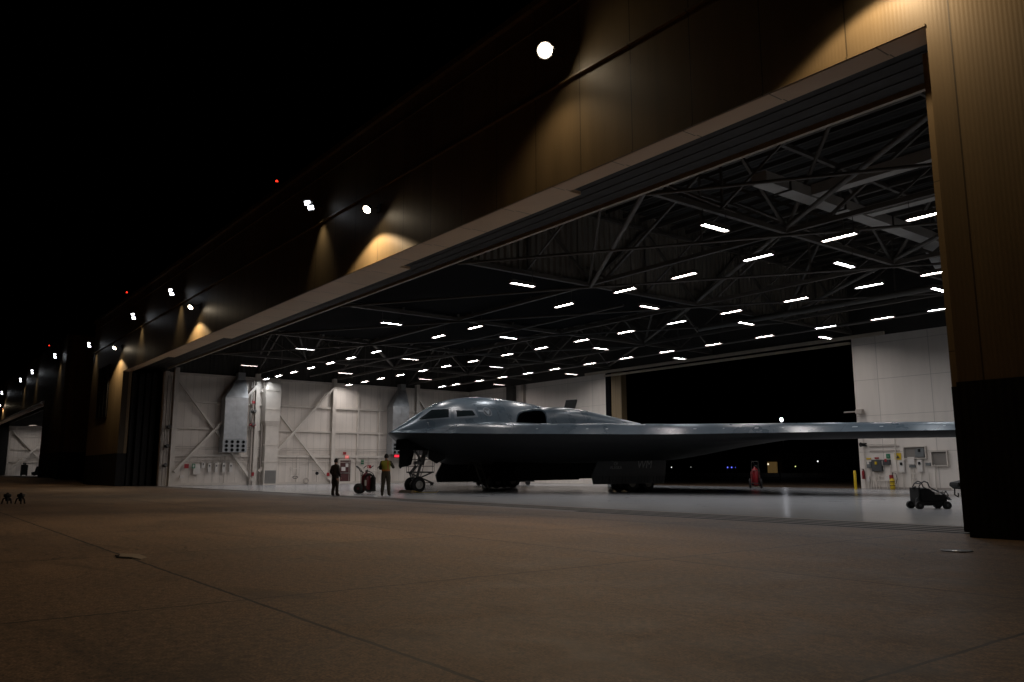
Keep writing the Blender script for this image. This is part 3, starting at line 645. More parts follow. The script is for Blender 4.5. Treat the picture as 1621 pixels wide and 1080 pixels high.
for i in (0, nx - 1):
    for j in range(NT): q = i * W + j; f.append((q, q + 1, NV + q + 1, NV + q))
nb.add(vt + vb, f, True)
body = nb.build('airframe', M_AIR, ac, off=1); body.data.materials.append(M_UNDER_SHADE)
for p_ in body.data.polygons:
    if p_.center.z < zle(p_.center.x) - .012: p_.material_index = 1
bm = bmesh.new(); bm.from_mesh(body.data); bmesh.ops.remove_doubles(bm, verts=bm.verts, dist=.0008); bmesh.ops.recalc_face_normals(bm, faces=bm.faces); bm.to_mesh(body.data); bm.free()
body.data.polygons.foreach_set('use_smooth', [True] * len(body.data.polygons))
def surf(y, z, side=1, off=.012):
    x = solvex(y, z); e = .03
    n = Vector((-(ztop(x + e, y) - ztop(x - e, y)) / (2 * e), -(ztop(x, y + e) - ztop(x, y - e)) / (2 * e), 1)).normalized()
    return Vector((side * (x + n.x * off), y + n.y * off, z + n.z * off))
def patch(name, m, quad, side=1, off=.012, n=10, parent=None):
    """quad of (y,z) corners mapped on the hull side"""
    g = MB(); P = []
    (a, b, c, d) = quad
    for i in range(n + 1):
        for j in range(n + 1):
            u, v = i / n, j / n
            y = (1 - v) * ((1 - u) * a[0] + u * b[0]) + v * ((1 - u) * d[0] + u * c[0]); z = (1 - v) * ((1 - u) * a[1] + u * b[1]) + v * ((1 - u) * d[1] + u * c[1])
            P.append(surf(y, z, side, off))
    fs = [(i * (n + 1) + j, (i + 1) * (n + 1) + j, (i + 1) * (n + 1) + j + 1, i * (n + 1) + j + 1) for i in range(n) for j in range(n)]
    g.add(P, fs, True); return g.build(name, m, parent or ac, off=1)
M_GLASS = mat('tinted_cockpit_glass', (.012, .017, .019), .1, spec=1.0, vary=0, coat=.5)
M_FRAME = mat('window_frame_paint', (.16, .18, .205), .32, vary=.1)
for s in (1, -1):
    fr = patch('window_frame', M_FRAME, ((1.28, 3.70), (2.92, 3.84), (3.07, 4.44), (2.05, 4.37)), s, .008)
    patch('windshield', M_GLASS, ((1.40, 3.76), (2.84, 3.91), (2.99, 4.36), (2.22, 4.31)), s, .018, parent=ac)
    patch('window_frame', M_FRAME, ((3.12, 3.84), (4.46, 3.96), (4.40, 4.40), (3.22, 4.40)), s, .008)
    patch('side_window', M_GLASS, ((3.26, 3.94), (4.32, 4.05), (4.24, 4.31), (3.36, 4.30)), s, .018)
# hatch outline and emblem on the side
def decal(name, m, poly, cy, cz, off=.013):
    g = MB(); pts = [surf(cy + a, cz + b, 1, off) for a, b in poly]; c = surf(cy, cz, 1, off + .002); n = len(pts)
    g.add(pts + [c], [(i, (i + 1) % n, n) for i in range(n)]); return g.build(name, m, ac, off=1)
M_EMB = mat('emblem_pale_grey', (.26, .29, .32), .5, vary=.35, vscale=14); M_EMBD = mat('emblem_dark_grey', (.06, .07, .085), .5, vary=.3, vscale=14)
circ = [(.25 * math.cos(t * PI / 10), .25 * math.sin(t * PI / 10)) for t in range(20)]
decal('emblem', M_EMB, circ, 5.12, 4.27); decal('emblem', M_EMBD, [(a * .88, b * .88) for a, b in circ], 5.12, 4.27, .017)
decal('emblem', M_EMB, [(-.17, .13), (-.02, .02), (0, .10), (.02, .02), (.17, .13), (.06, -.09), (0, -.17), (-.06, -.09)], 5.12, 4.27, .022)
decal('marking', M_EMB, [(-.14, .05), (.14, .05), (.14, -.04), (-.14, -.04)], 4.72, 4.30)
hl = MB()
hp_ = [(4.62, 3.80), (4.62, 4.5), (5.75, 4.5), (5.75, 3.72)]
for (a, b), (c, d) in zip(hp_, hp_[1:]): hl.tube([surf(a + (c - a) * i / 8, b + (d - b) * i / 8, 1, .004) for i in range(9)], .008, 4)
hl.build('hatch_seam', M_EMBD, ac, off=1)
# engine nacelles
NAC = [(5.95, 1.30, 4.26), (6.4, 1.38, 4.36), (7.3, 1.42, 4.42), (8.4, 1.42, 4.38), (9.6, 1.40, 4.24), (11, 1.36, 4.06), (12.5, 1.25, 3.86), (14.5, 1.1, 3.6), (17, .9, 3.25)]
def nac(side):
    g = MB(); inn = MB(); N = 22; cx = 4.28
    def ring(y, w, zt, sc=1, zb=3.25, skew=.0):
        o = []
        for i in range(N + 1):
            t = PI * i / N; c, s_ = math.cos(t), math.sin(t)
            X = cx + sc * w * math.copysign(abs(c) ** .5, c); Z = zb + (zt - zb) * (s_ ** .42) * (1 if sc == 1 else .93)
            zig = .18 * (1 if i in (3, 4, 18, 19) else 0) * skew
            o.append((side * X, y + zig + skew * .10 * math.cos(t), Z))
        return o
    ys = [5.95 + (17 - 5.95) * i / 40 for i in range(41)]
    rr = [ring(y, crv([(a, b) for a, b, c in NAC], y), crv([(a, c) for a, b, c in NAC], y)) for y in ys]
    vs = [p for r_ in rr for p in r_]; M_ = N + 1
    g.add(vs, [(i * M_ + j, i * M_ + j + 1, (i + 1) * M_ + j + 1, (i + 1) * M_ + j) for i in range(len(rr) - 1) for j in range(N)], True)
    r0 = ring(5.95, 1.30, 4.26, .93); r1 = ring(7.4, 1.2, 4.1, .8)
    g.add(rr[0] + r0, [(j, j + 1, M_ + j + 1, M_ + j) for j in range(N)])
    o = g.build('engine_nacelle', M_AIR, ac, off=1)
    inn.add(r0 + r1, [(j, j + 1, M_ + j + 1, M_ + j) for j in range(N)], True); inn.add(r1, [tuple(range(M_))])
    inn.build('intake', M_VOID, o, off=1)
    # auxiliary intake door standing open
    m = Matrix.Rotation(R(14 if side > 0 else 30), 3, 'Z') @ Matrix.Rotation(R(-24), 3, 'X')
    d = MB().obox((side * (4.25), 8.72 if side > 0 else 9.0, 4.66), .72, .07, .56, m); e = d.build('intake_door', M_BLACK, ac, .01, off=1)
    MB().box(side * 4.25 - .36, side * 4.25 + .36, 8.8, 9.5, 4.25, 4.36).build('intake_opening', M_VOID, ac, off=1)
    return o
nac(1); nac(-1)
MB().prism([(2.45, 4.2), (3.45, 4.2), (2.95, 4.93)], 9.55, 9.6, 'Y').build('intake_door', M_BLACK, ac, off=1)
# ---- landing gear
def wheel(c, r, w, parent, hub=.52):
    c = Vector(c); t = thing_ = None
    k = MB().lathe(c - Vector((w / 2, 0, 0)), (1, 0, 0), [(0, r * hub), (0, r * .86), (w * .12, r * .97), (w * .3, r), (w * .7, r), (w * .88, r * .97), (w, r * .86), (w, r * hub)], 32).build('wheel', M_RUB, parent)
    for s in (-1, 1):
        q = c + Vector((s * w * .36, 0, 0)); mm = MB().lathe(q, (s, 0, 0), [(0, r * hub), (.05, r * hub), (.05, r * hub * .85), (-.02, r * hub * .8), (-.02, r * .3), (.06, r * .24), (.06, 0)], 28)
        for i in range(9):
            a = i * 2 * PI / 9; mm.cyl(q + Vector((-.01 * s, math.cos(a) * r * .37, math.sin(a) * r * .37)), q + Vector((.02 * s, math.cos(a) * r * .37, math.sin(a) * r * .37)), r * .05, 8)
        mm.build('rim', M_RIM, k)
M_MARK = mat('pale_mark_paint', (.36, .39, .42), .4, vary=.1)
M_RIM = mat('wheel_rim_paint', (.50, .48, .45), .4, vary=.15)
gx, gy = -37.2, 22.15
gy = 22.0
wheel((gx + .33, gy, .40), .40, .27, ac); wheel((gx - .33, gy, .40), .40, .27, ac)
st = MB().cyl((gx - .3, gy, .40), (gx + .3, gy, .40), .07, 12).tube([(gx, gy, .42), (gx, gy + .22, 1.1), (gx, gy + .4, 1.6)], .075, 12).tube([(gx, gy + .36, 1.45), (gx, gy + .8, 2.75)], .125, 14)
st.tube([(gx - .1, gy - .05, .6), (gx - .1, gy - .28, 1.0), (gx - .1, gy + .1, 1.4)], .045, 8).tube([(gx + .1, gy - .05, .6), (gx + .1, gy - .28, 1.0), (gx + .1, gy + .1, 1.4)], .045, 8)
st.tube([(gx, gy + .35, 1.7), (gx, gy - .5, 2.7)], .06, 8).tube([(gx + .16, gy + .3, 1.5), (gx + .3, gy - .1, 2.3), (gx + .32, gy - .3, 2.75)], .035, 8)
st.box(gx - .2, gx + .2, gy + .28, gy + .48, 1.62, 1.84)
for s in (-1, 1): st.cyl((gx + s * .17, gy + .2, 1.55), (gx + s * .17, gy + .04, 1.52), .09, 12)
st.tube([(gx + .14, gy + .15, .6), (gx + .2, gy + .32, 1.1), (gx + .15, gy + .5, 1.7), (gx + .1, gy + .6, 2.2)], .018, 6).tube([(gx - .14, gy + .1, .6), (gx - .22, gy + .0, 1.2), (gx - .1, gy + .3, 1.8)], .018, 6)
st.build('nose_gear_strut', M_AIR_D, ac)
MB().lathe((gx + .17, gy + .03, 1.52), (0, -1, 0), [(0, .075), (.02, .05), (.03, 0)], 12).lathe((gx - .17, gy + .03, 1.52), (0, -1, 0), [(0, .075), (.02, .05), (.03, 0)], 12).build('taxi_light', M_CHROME, ac)
MB().prism([(21.48, 2.92), (21.44, 2.0), (21.42, 1.36), (21.5, 1.24), (21.62, 1.32), (21.9, 1.36), (22.15, 1.45), (22.3, 2.0), (22.3, 2.8)], gx - .72, gx - .67, 'X').build('nose_gear_door', M_BLACK, ac)
MB().prism([(gy + .5, 2.3), (gy + .45, 1.75), (gy + .95, 1.5), (gy + 1.45, 1.75), (gy + 1.5, 2.0)], gx + .55, gx + .60, 'X').build('nose_gear_door', M_BLACK, ac)
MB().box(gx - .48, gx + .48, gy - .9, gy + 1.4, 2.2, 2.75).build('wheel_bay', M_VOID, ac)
def maingear(s):
    x0 = PX + s * 6.0; y0 = 33.0
    for dy in (-.62, .62):
        for dx in (-.42, .42): wheel((x0 + dx, y0 - 1.0 + dy, .50), .50, .36, ac)
    m = MB().bar((x0, y0 - 1.75, .52), (x0, y0 - .25, .52), .16, .2).tube([(x0, y0 - 1.0, .55), (x0 - s * .1, y0 - .85, 2.3)], .15, 12).tube([(x0, y0 - 1.0, .8), (x0 - s * .9, y0 - .6, 2.2)], .07, 8).tube([(x0, y0 - 1.0, .9), (x0, y0 + .5, 2.1)], .07, 8)
    for dy in (-.62, .62): m.cyl((x0 - .42, y0 - 1 + dy, .5), (x0 + .42, y0 - 1 + dy, .5), .07, 10)
    m.build('main_gear_strut', M_AIR_D, ac)
    xd = PX + s * 6.72
    o_ = -.85 if s < 0 else 0
    poly = [(28.95, 1.95), (28.3, .86), (28.42, .42), (33.6, .42), (33.75, .9), (33.9, 2.0)]; poly = [(a + o_, b) for a, b in poly]
    d = MB().prism(poly, xd, xd + .07, 'X').build('main_gear_door', M_DOOR, ac)
    fr = MB()
    for i in range(22): fr.box(xd + .07, xd + .095, 28.55 + o_ + i * .235, 28.68 + o_ + i * .235, .5, .82)
    fr.box(xd + .07, xd + .09, 28.45 + o_, 33.65 + o_, .84, .88).box(xd + .07, xd + .09, 28.5 + o_, 33.6 + o_, .44, .48)
    fr.build('door_rib', M_DOOR, d)
    MB().bar((x0 - s * .3, 31, 1.4), (xd, 31, 1.0), .06).bar((x0 - s * .3, 32.6, 1.4), (xd, 32.6, 1.0), .06).build('door_link', M_AIR_D, ac)
    return d, xd
M_DOOR = mat('gear_door_paint', (.045, .05, .056), .5, vary=.2)
M_TXT = mat('faded_grey_lettering', (.42, .43, .44), .6, vary=.2)
d1, xd = maingear(1); maingear(-1)
def text(body_, size, loc, rot, m, name, parent, ext=.003, shear=0, align='CENTER'):
    cu = bpy.data.curves.new(name, 'FONT'); cu.body = body_; cu.size = size; cu.extrude = ext; cu.align_x = align; cu.align_y = 'CENTER'; cu.shear = shear; cu.space_line = .8
    o = bpy.data.objects.new(name, cu); COL.objects.link(o)
    dg = bpy.context.evaluated_depsgraph_get(); me = bpy.data.meshes.new_from_object(o.evaluated_get(dg)); bpy.data.objects.remove(o); bpy.data.curves.remove(cu)
    T = Matrix.Translation(loc) @ rot.to_4x4()
    root = parent
    while root.parent is not None: root = root.parent
    inv = (Matrix.Translation(root.location) @ Matrix.Rotation(root.rotation_euler.z, 4, 'Z')).inverted()
    me.transform(inv @ T); me.materials.clear(); me.materials.append(m)
    q = bpy.data.objects.new(name, me); COL.objects.link(q); q.parent = parent; return q
RX = Matrix(((0, 0, 1), (1, 0, 0), (0, 1, 0)))       # text reading along +Y, facing +X
text('SPIRIT\nOF\nALASKA', .24, (xd + .075, 30.0, 1.45), RX, M_TXT, 'lettering', d1)
text('WM', .62, (xd + .075, 32.1, 1.42), RX, M_TXT, 'lettering', d1, shear=.25)
for x, y0, y1, z0 in ((-38.9, 28.2, 35.0, .5), (-38.2, 27.8, 34.6, .62), (-35.6, 27.6, 34.0, .62)):
    MB().prism([(y0 + .3, 1.9), (y0 - .25, 1.1), (y0, z0), (y1, z0 + .05), (y1 + .3, 1.1), (y1, 1.9)], x, x + .06, 'X').build('weapon_bay_door', M_BLACK, ac)
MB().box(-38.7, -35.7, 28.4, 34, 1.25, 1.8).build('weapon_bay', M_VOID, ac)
MB().box(-34.9, -34.85, 31.0, 31.9, 1.62, 1.68).build('lit_slot_strip', mat('lit_slot_orange', (.35, .2, .08), .4), ac)  # orange glow of a belly slot put into the bar's colour
# crew ladder under the belly
ld = MB()
for dy in (-.2, .2): ld.bar((-38.3, 27.4 + dy, .02), (-38.5, 26.75 + dy, 1.95), .04, .07)
for i in range(7): t_ = (i + .5) / 7; ld.cyl((-38.3 - .2 * t_, 27.2 - .65 * t_, .02 + 1.9 * t_), (-38.3 - .2 * t_, 27.6 - .65 * t_, .02 + 1.9 * t_), .018, 6)
ld.bar((-38.5, 26.3, 1.7), (-38.5, 27.2, 1.2), .08); ld.bar((-38.5, 26.2, 1.2), (-38.5, 26.6, 1.95), .06)
ld.build('crew_ladder', mat('ladder_green_grey', (.14, .14, .12), .5), ac)
for sx, sz in ((6.6, .05), (8.7, .05), (9.5, .05), (11.55, .06), (12.9, .07), (14.0, .03), (15.15, .08), (16.1, .05), (18.5, .11), (19.4, .07), (21.4, .05)):  # small pale patches spaced along the wing's leading edge
    y = yle(sx) + .27; P0 = Vector((sx, y, ztop(sx, y))); P1 = Vector((sx + sz * 1.6, y + .649 * sz * 1.6, 0)); P1.z = ztop(P1.x, P1.y); dn = Vector((.5, -.75, .6)) * .012
    q0 = P0 + Vector((0, .05, 0)); q1 = P1 + Vector((0, .05, 0)); q0.z = ztop(q0.x, q0.y); q1.z = ztop(q1.x, q1.y)
    MB().add([P0 + dn, P1 + dn, q1 + dn, q0 + dn, P0, P1, q1, q0], [(0, 1, 2, 3), (0, 4, 5, 1), (1, 5, 6, 2), (2, 6, 7, 3), (3, 7, 4, 0)]).build('edge_mark', M_MARK, ac, off=1)
# ------------------------------------------------------------------ ducts and wall equipment (left wall, X = -68)
def galvduct(y0, y1, lab, zt=9.3):
    ym = (y0 + y1) / 2; t = thing('air_duct', (-67.4, ym, 2.6), lab, 'air duct', 'galvanised ducts with round outlets'); x0, x1 = -67.85, -66.75
    MB().box(x0, x1, y0, y1, 3.72, 7.15).build('duct_body', M_GALV, t, .02)
    a = [(x0, y0), (x1, y0), (x1, y1), (x0, y1)]; b = [(x0, ym + .1), (x1 - .5, ym + .1), (x1 - .5, y1 - .12), (x0, y1 - .12)]
    MB().add([(x, y, 7.16) for x, y in a] + [(x, y, 8.75) for x, y in b], [(0, 1, 5, 4), (1, 2, 6, 5), (2, 3, 7, 6), (3, 0, 4, 7), (4, 5, 6, 7), (3, 2, 1, 0)]).build('hood', M_GALV, t, .01)
    MB().box(x0, x1 - .4, ym + .15, y1 - .2, 8.76, zt).build('upper_duct', M_GALV, t)
    o = MB().box(x0 + .05, x1 + .02, y0 - .03, y1 + .03, 2.68, 3.70).build('outlet_panel', mat('outlet_panel_metal', (.34, .35, .36), .45, metal=.4), t)
    for i in range(4):
        for j in range(3):
            y = y0 + .26 + i * (y1 - y0 - .52) / 3; z = 2.86 + j * .33
            k_ = MB().lathe((x1 + .02, y, z), (1, 0, 0), [(0, .15), (.05, .15), (.05, .12), (0, .12)], 18); k_.build('outlet', M_GREY, o)
            MB().lathe((x1 + .022, y, z), (1, 0, 0), [(.004, .118), (.006, 0)], 18).build('outlet_opening', M_VOID, o)
    sm_ = MB().box(x1, x1 + .012, ym - .012, ym + .012, 3.73, 7.14).box(x1, x1 + .012, y0, y1, 5.4, 5.43); sm_.build('seam', M_GALV, t)
galvduct(21.45, 23.35, 'silver galvanised duct with twelve round outlets, nearest the doorway')
galvduct(37.0, 38.75, 'silver galvanised duct partly hidden behind the aircraft nose')
t = thing('air_duct', (-67.5, 25.6, 0), 'tall cream painted air duct with a floor grille beside the column', 'air duct')
MB().box(-67.9, -66.9, 24.95, 26.2, 0, .03).box(-67.9, -66.95, 25.0, 26.15, .03, 4.9).build('duct_body', M_WSTEEL, t, .015)
v8 = [(-67.9, 25.0), (-66.95, 25.0), (-66.95, 26.15), (-67.9, 26.15)]; v9 = [(-67.9, 24.85), (-66.8, 24.85), (-66.8, 26.15), (-67.9, 26.15)]
MB().add([(x, y, 4.91) for x, y in v8] + [(x, y, 5.3) for x, y in v9], [(0, 1, 5, 4), (1, 2, 6, 5), (2, 3, 7, 6), (3, 0, 4, 7), (4, 5, 6, 7)]).box(-67.9, -66.8, 24.85, 26.15, 5.31, 8.0).build('upper_duct', M_WSTEEL, t)
MB().add([(x, y, 8.01) for x, y in v9] + [(-67.9, 25.2, 9.0), (-67.0, 25.2, 9.0), (-67.0, 26.15, 9.0), (-67.9, 26.15, 9.0)], [(0, 1, 5, 4), (1, 2, 6, 5), (2, 3, 7, 6), (3, 0, 4, 7), (4, 5, 6, 7)]).build('hood', M_WSTEEL, t)
gr = MB().box(-66.95, -66.93, 25.1, 26.05, .12, 1.2).build('grille', M_GREY, t)
gs = MB()
for i in range(14): gs.box(-66.93, -66.905, 25.12, 26.03, .16 + i * .074, .18 + i * .074)
gs.build('grille_slat', M_WSTEEL2, gr)
for z in (1.9, 3.3, 6.3, 7.9): MB().box(-66.94 + (.15 if z > 5 else 0), -66.9 + (.15 if z > 5 else 0), 24.8, 26.2, z, z + .04).build('strap', M_WSTEEL, t)
def wallbox(name, x, y, z, w, h, d, m, lab, cat, grp=None, face='L', det=True, mdet=None):
    """box hung on the left wall (face L, w along Y) or rear wall (face B, w along X)"""
    t = thing(name, (x, y, z), lab, cat, grp)
    if face == 'L':
        MB().box(x, x + d, y - w / 2, y + w / 2, z - h / 2, z + h / 2).build('case', m, t, .01)
        if det:
            MB().box(x + d, x + d + .012, y - w / 2 + .03, y + w / 2 - .03, z - h / 2 + .03, z + h / 2 - .03).build('door', m, t)
            MB().box(x + d + .012, x + d + .06, y - .04, y + .04, z + h * .1, z + h * .1 + .12).build('switch_handle', mdet or M_BLACK, t)
            MB().cyl((x + d / 2, y, z + h / 2), (x + d / 2, y, 2.04), .02, 6).build('conduit', M_WSTEEL, t)
    else:
        MB().box(x - w / 2, x + w / 2, y - d, y, z - h / 2, z + h / 2).build('case', m, t, .01)
        if det:
            MB().box(x - w / 2 + .03, x + w / 2 - .03, y - d - .012, y - d, z - h / 2 + .03, z + h / 2 - .03).build('door', m, t)
            MB().box(x - .06, x + .06, y - d - .06, y - d - .012, z + h * .1, z + h * .1 + .16).build('switch_handle', mdet or M_BLACK, t)
    return t
L0 = -67.78; gE = 'electrical boxes in a row on the left wall'
for y, w, h, z, lab in ((20.22, .3, .42, 1.62, 'small square white switch box, first of the row left of the silver duct'), (20.72, .24, .72, 1.45, 'tall white switch box, second of the row left of the silver duct'),
                        (21.28, .24, .72, 1.45, 'tall white switch box in the middle of the row by the silver duct'), (21.88, .24, .72, 1.45, 'tall white switch box, fourth of the row below the silver duct'),
                        (22.45, .26, .72, 1.45, 'rightmost tall white switch box of the row under the silver duct')):
    wallbox('switch_box', L0, y, z, w, h, .2, M_WHITE, lab, 'switch box', gE)
wallbox('junction_box', L0, 19.75, 1.3, .55, .8, .12, M_WHITE, 'wide pale junction cabinet below the green sign', 'cabinet', det=False)
wallbox('junction_box', L0, 18.62, .72, .32, .22, .16, M_WHITE, 'small pale junction box low on the wall near the doorway', 'junction box', det=False)
def sign(x, y, z, w, h, m, lab, face='L', txt=None, ts=.2, tm=None, name='wall_sign', cat='sign'):
    t = thing(name, (x, y, z), lab, cat)
    if face == 'L': MB().box(x, x + .02, y - w / 2, y + w / 2, z - h / 2, z + h / 2).build('plate', m, t)
    else: MB().box(x - w / 2, x + w / 2, y - .02, y, z - h / 2, z + h / 2).build('plate', m, t)
    if txt:
        if face == 'L': text(txt, ts, (x + .024, y, z), RX, tm or M_PAPER, 'lettering', t)
        else: text(txt, ts, (x, y - .024, z), Matrix(((1, 0, 0), (0, 0, -1), (0, 1, 0))), tm or M_PAPER, 'lettering', t)
    return t
sign(L0 + .1, 18.95, 1.55, .34, .34, M_RED, 'red square sign on the left wall beside the green one'); s_ = sign(L0 + .14, 19.48, 1.56, .26, .36, M_GRN, 'green sign on the left wall above the pale cabinet')
MB().box(L0 + .16, L0 + .165, 19.42, 19.54, 1.45, 1.67).build('pictogram', M_PAPER, s_)
sign(L0, 34.5, 1.95, .3, .42, M_GRN, 'green sign on the left wall right of the maroon door'); 
sign(L0, 32.7, 2.72, .3, .24, M_RED, 'small red sign high above the maroon door')
sign(L0 + .2, 24.3, .9, .22, .3, M_RED, 'red plate low on the riser right of the silver duct', name='hydrant_plate', cat='plate')
sign(L0 + .25, 31.05, .85, .24, .3, M_RED, 'red plate beside the column left of the maroon door', name='hydrant_plate', cat='plate')
sign(L0 + .3, 24.05, 6.9, .26, .22, M_RED, 'red label on the riser pipe high beside the silver duct', name='pipe_label', cat='label')
# maroon door with notices and lit exit sign
d = thing('personnel_door', (-67.9, 32.85, 0), 'maroon door with white notices in the left wall', 'door')
MB().box(-67.98, -67.9, 32.33, 33.37, .02, 2.12).build('leaf', M_MAROON, d)
MB().box(-67.99, -67.84, 32.22, 32.33, 0, 2.24).box(-67.99, -67.84, 33.37, 33.48, 0, 2.24).box(-67.99, -67.84, 32.33, 33.37, 2.125, 2.24).build('frame', M_WSTEEL, d)
MB().box(-67.9, -67.885, 32.5, 32.88, 1.15, 1.5).box(-67.9, -67.885, 32.9, 33.16, 1.5, 1.82).build('notice', M_PAPER, d)
MB().box(-67.9, -67.86, 32.42, 33.28, .93, 1.0).build('push_bar', M_CHROME, d)
MB().cyl((-67.9, 33.27, .93), (-67.8, 33.27, .93), .03, 10).build('handle', M_CHROME, d)
ex = thing('exit_sign', (-67.8, 32.95, 2.4), 'small lit red exit sign over the maroon door', 'exit sign')
MB().box(-67.9, -67.78, 32.78, 33.14, 2.27, 2.53).build('sign_box', emat('exit_glow', (1, .16, .14), .55), ex)
text('EXIT', .15, (-67.775, 32.96, 2.4), RX, emat('exit_letters', (1, .6, .55), .9), 'lettering', ex)
le = thing('led_display', (-66.7, 37.9, 2.5), 'bright red lit display strip under the duct behind the nose gear', 'display')
MB().box(-66.75, -66.62, 37.15, 38.7, 2.36, 2.64).build('case', M_BLACK, le)
sg = MB()
for i in range(9):
    y = 37.2 + i * .165; sg.box(-66.615, -66.61, y, y + .12, 2.41, 2.44).box(-66.615, -66.61, y, y + .12, 2.56, 2.59).box(-66.615, -66.61, y, y + .03, 2.44, 2.56).box(-66.615, -66.61, y + .045, y + .12, 2.485, 2.515)
sg.box(-66.619, -66.617, 37.17, 38.68, 2.39, 2.61).build('lit_digits', emat('red_led', (1, .03, .06), 1.2), le)
# hose rack left of the maroon door, piping rack right of it
hr = thing('hose_rack', (-67.6, 27.9, .8), 'small white pipe rack on the wall behind the left crew member', 'rack')
MB().cyl((-67.6, 27.5, 1.35), (-67.6, 28.5, 1.35), .03, 8).cyl((-67.6, 27.5, .75), (-67.6, 28.5, .75), .03, 8).cyl((-67.6, 27.6, .75), (-67.6, 27.6, 1.5), .03, 8).cyl((-67.6, 28.4, .75), (-67.6, 28.4, 1.5), .03, 8).build('frame', M_WSTEEL, hr)
MB().tube([(-67.5, 28.0 + .22 * math.cos(a * PI / 8), .62 + .1 * math.sin(a * PI / 8)) for a in range(16)], .03, 8, True).build('fitting', M_STEELD, hr)
hc = thing('hose_reel', (-67.4, 29.2, .3), 'coiled pale hose on the wall near the floor left of the column', 'hose reel')
MB().tube([(-67.5, 29.0 + .24 * math.cos(a * PI / 10), .3 + .24 * math.sin(a * PI / 10)) for a in range(20)], .035, 8, True).tube([(-67.45, 29.0 + .17 * math.cos(a * PI / 10), .3 + .17 * math.sin(a * PI / 10)) for a in range(20)], .03, 8, True).build('hose', M_WSTEEL2, hc)
vv = thing('valve_station', (-67.5, 30.0, .9), 'black valve with thin pipes on the wall left of the column', 'valve')
MB().cyl((-67.6, 29.6, 1.2), (-67.6, 30.7, 1.2), .025, 8).cyl((-67.6, 30.0, .2), (-67.6, 30.0, 1.2), .03, 8).build('pipe', M_WSTEEL2, vv)
MB().lathe((-67.55, 30.0, .95), (1, 0, 0), [(0, 0), (0, .14), (.08, .14), (.1, 0)], 14).build('valve_wheel', M_BLACK, vv)
pr_ = thing('pipe_rack', (-67.5, 35.3, 1.1), 'dark valves and white pipework rack behind the red extinguisher cart', 'pipe rack')
q = MB().cyl((-67.55, 34.2, 1.1), (-67.55, 36.6, 1.1), .04, 8).cyl((-67.55, 34.2, 1.35), (-67.55, 36.6, 1.35), .025, 8)
for y in (34.4, 35.0, 35.5, 36.1, 36.5): q.cyl((-67.55, y, .1 if y in (34.4, 36.5) else 1.1), (-67.55, y, 1.6), .025, 8)
q.build('pipe', M_WSTEEL, pr_)
q = MB()
for y in (34.5, 35.2, 35.9, 36.3): q.tube([(-67.5, y, 1.38), (-67.4, y + .12, 1.55), (-67.4, y + .25, 1.6)], .04, 6)
q.build('valve_lever', M_BLACK, pr_)
sign(L0 + .2, 35.1, 1.5, .38, .34, M_RED, 'red sign on the pipe rack behind the extinguisher cart')
# ------------------------------------------------------------------ rear wall equipment (Y = 46.35)
B0 = 46.34
def bx(*a, **k): return wallbox(*a, face='B', **k)
bx('control_panel', -25.65, B0, 1.41, .26, .36, .18, M_GREY, 'small grey control panel with a white cover left of the dark cabinet, rear wall', 'control panel', mdet=M_WHITE)
bx('electrical_cabinet', -25.15, B0, 1.36, .6, .68, .22, M_DGREY, 'dark grey electrical cabinet with a yellow label on the rear wall', 'cabinet', mdet=M_YEL)
bx('switch_box', -23.66, B0, 1.3, .29, .70, .2, M_WHITE, 'tall white breaker box right of the yellow warning sign', 'breaker box')
bx('switch_box', -22.62, B0, 1.33, .29, .68, .2, M_WHITE, 'tall white breaker box below the grey meter cabinet', 'breaker box')
bx('junction_box', -23.13, B0, 1.62, .38, .42, .15, M_WHITE, 'square white junction box between the two breaker boxes', 'junction box', det=False)
bx('junction_box', -23.1, B0, 1.3, .34, .12, .12, M_GREY, 'small grey terminal block under the square white junction box', 'junction box', det=False)
bx('meter_box', -22.58, B0 + .0, 2.06, .5, .48, .2, M_GREY, 'grey meter cabinet inside the dark wall recess', 'cabinet')
bx('junction_box', -22.2, B0, 1.42, .28, .16, .12, M_GREY, 'small grey box right of the breaker box below the meter cabinet', 'junction box', det=False)
bx('junction_box', -24.6, B0, .62, .30, .30, .14, M_WHITE, 'low white junction box left of the yellow striped cylinder, rear wall', 'junction box', det=False)
bx('junction_box', -25.77, B0, .58, .20, .30, .14, M_WHITE, 'low white junction box under the red extinguisher', 'junction box', det=False)
bx('alarm_panel', -24.58, B0, 1.55, .42, .3, .16, M_DGREY, 'small dark alarm panel with red lamp under the green sign', 'alarm panel', mdet=M_RED)
bx('junction_box', -24.88, B0, 1.5, .14, .3, .14, M_WHITE, 'narrow white box between the dark cabinet and the alarm panel', 'junction box', det=False)
sign(-24.5, B0 - .01, 1.9, .23, .27, M_GRN, 'green sign on the rear wall above the alarm panel', 'B', 'i', .2)
sg_ = sign(-23.92, B0 - .01, 1.88, .38, .38, M_YEL, 'yellow warning sign on the rear wall', 'B')
MB().prism([(-24.04, 1.76), (-23.8, 1.76), (-23.92, 1.95)], B0 - .036, B0 - .032, 'Y').build('pictogram', M_STEELD, sg_)
sign(-25.7, B0 - .01, 1.77, .3, .09, M_YEL, 'thin yellow label above the small grey control panel', 'B', name='wall_label', cat='label')
sign(-25.2, B0 - .01, 1.8, .26, .10, M_RED, 'thin red label above the dark grey cabinet', 'B', name='wall_label', cat='label')
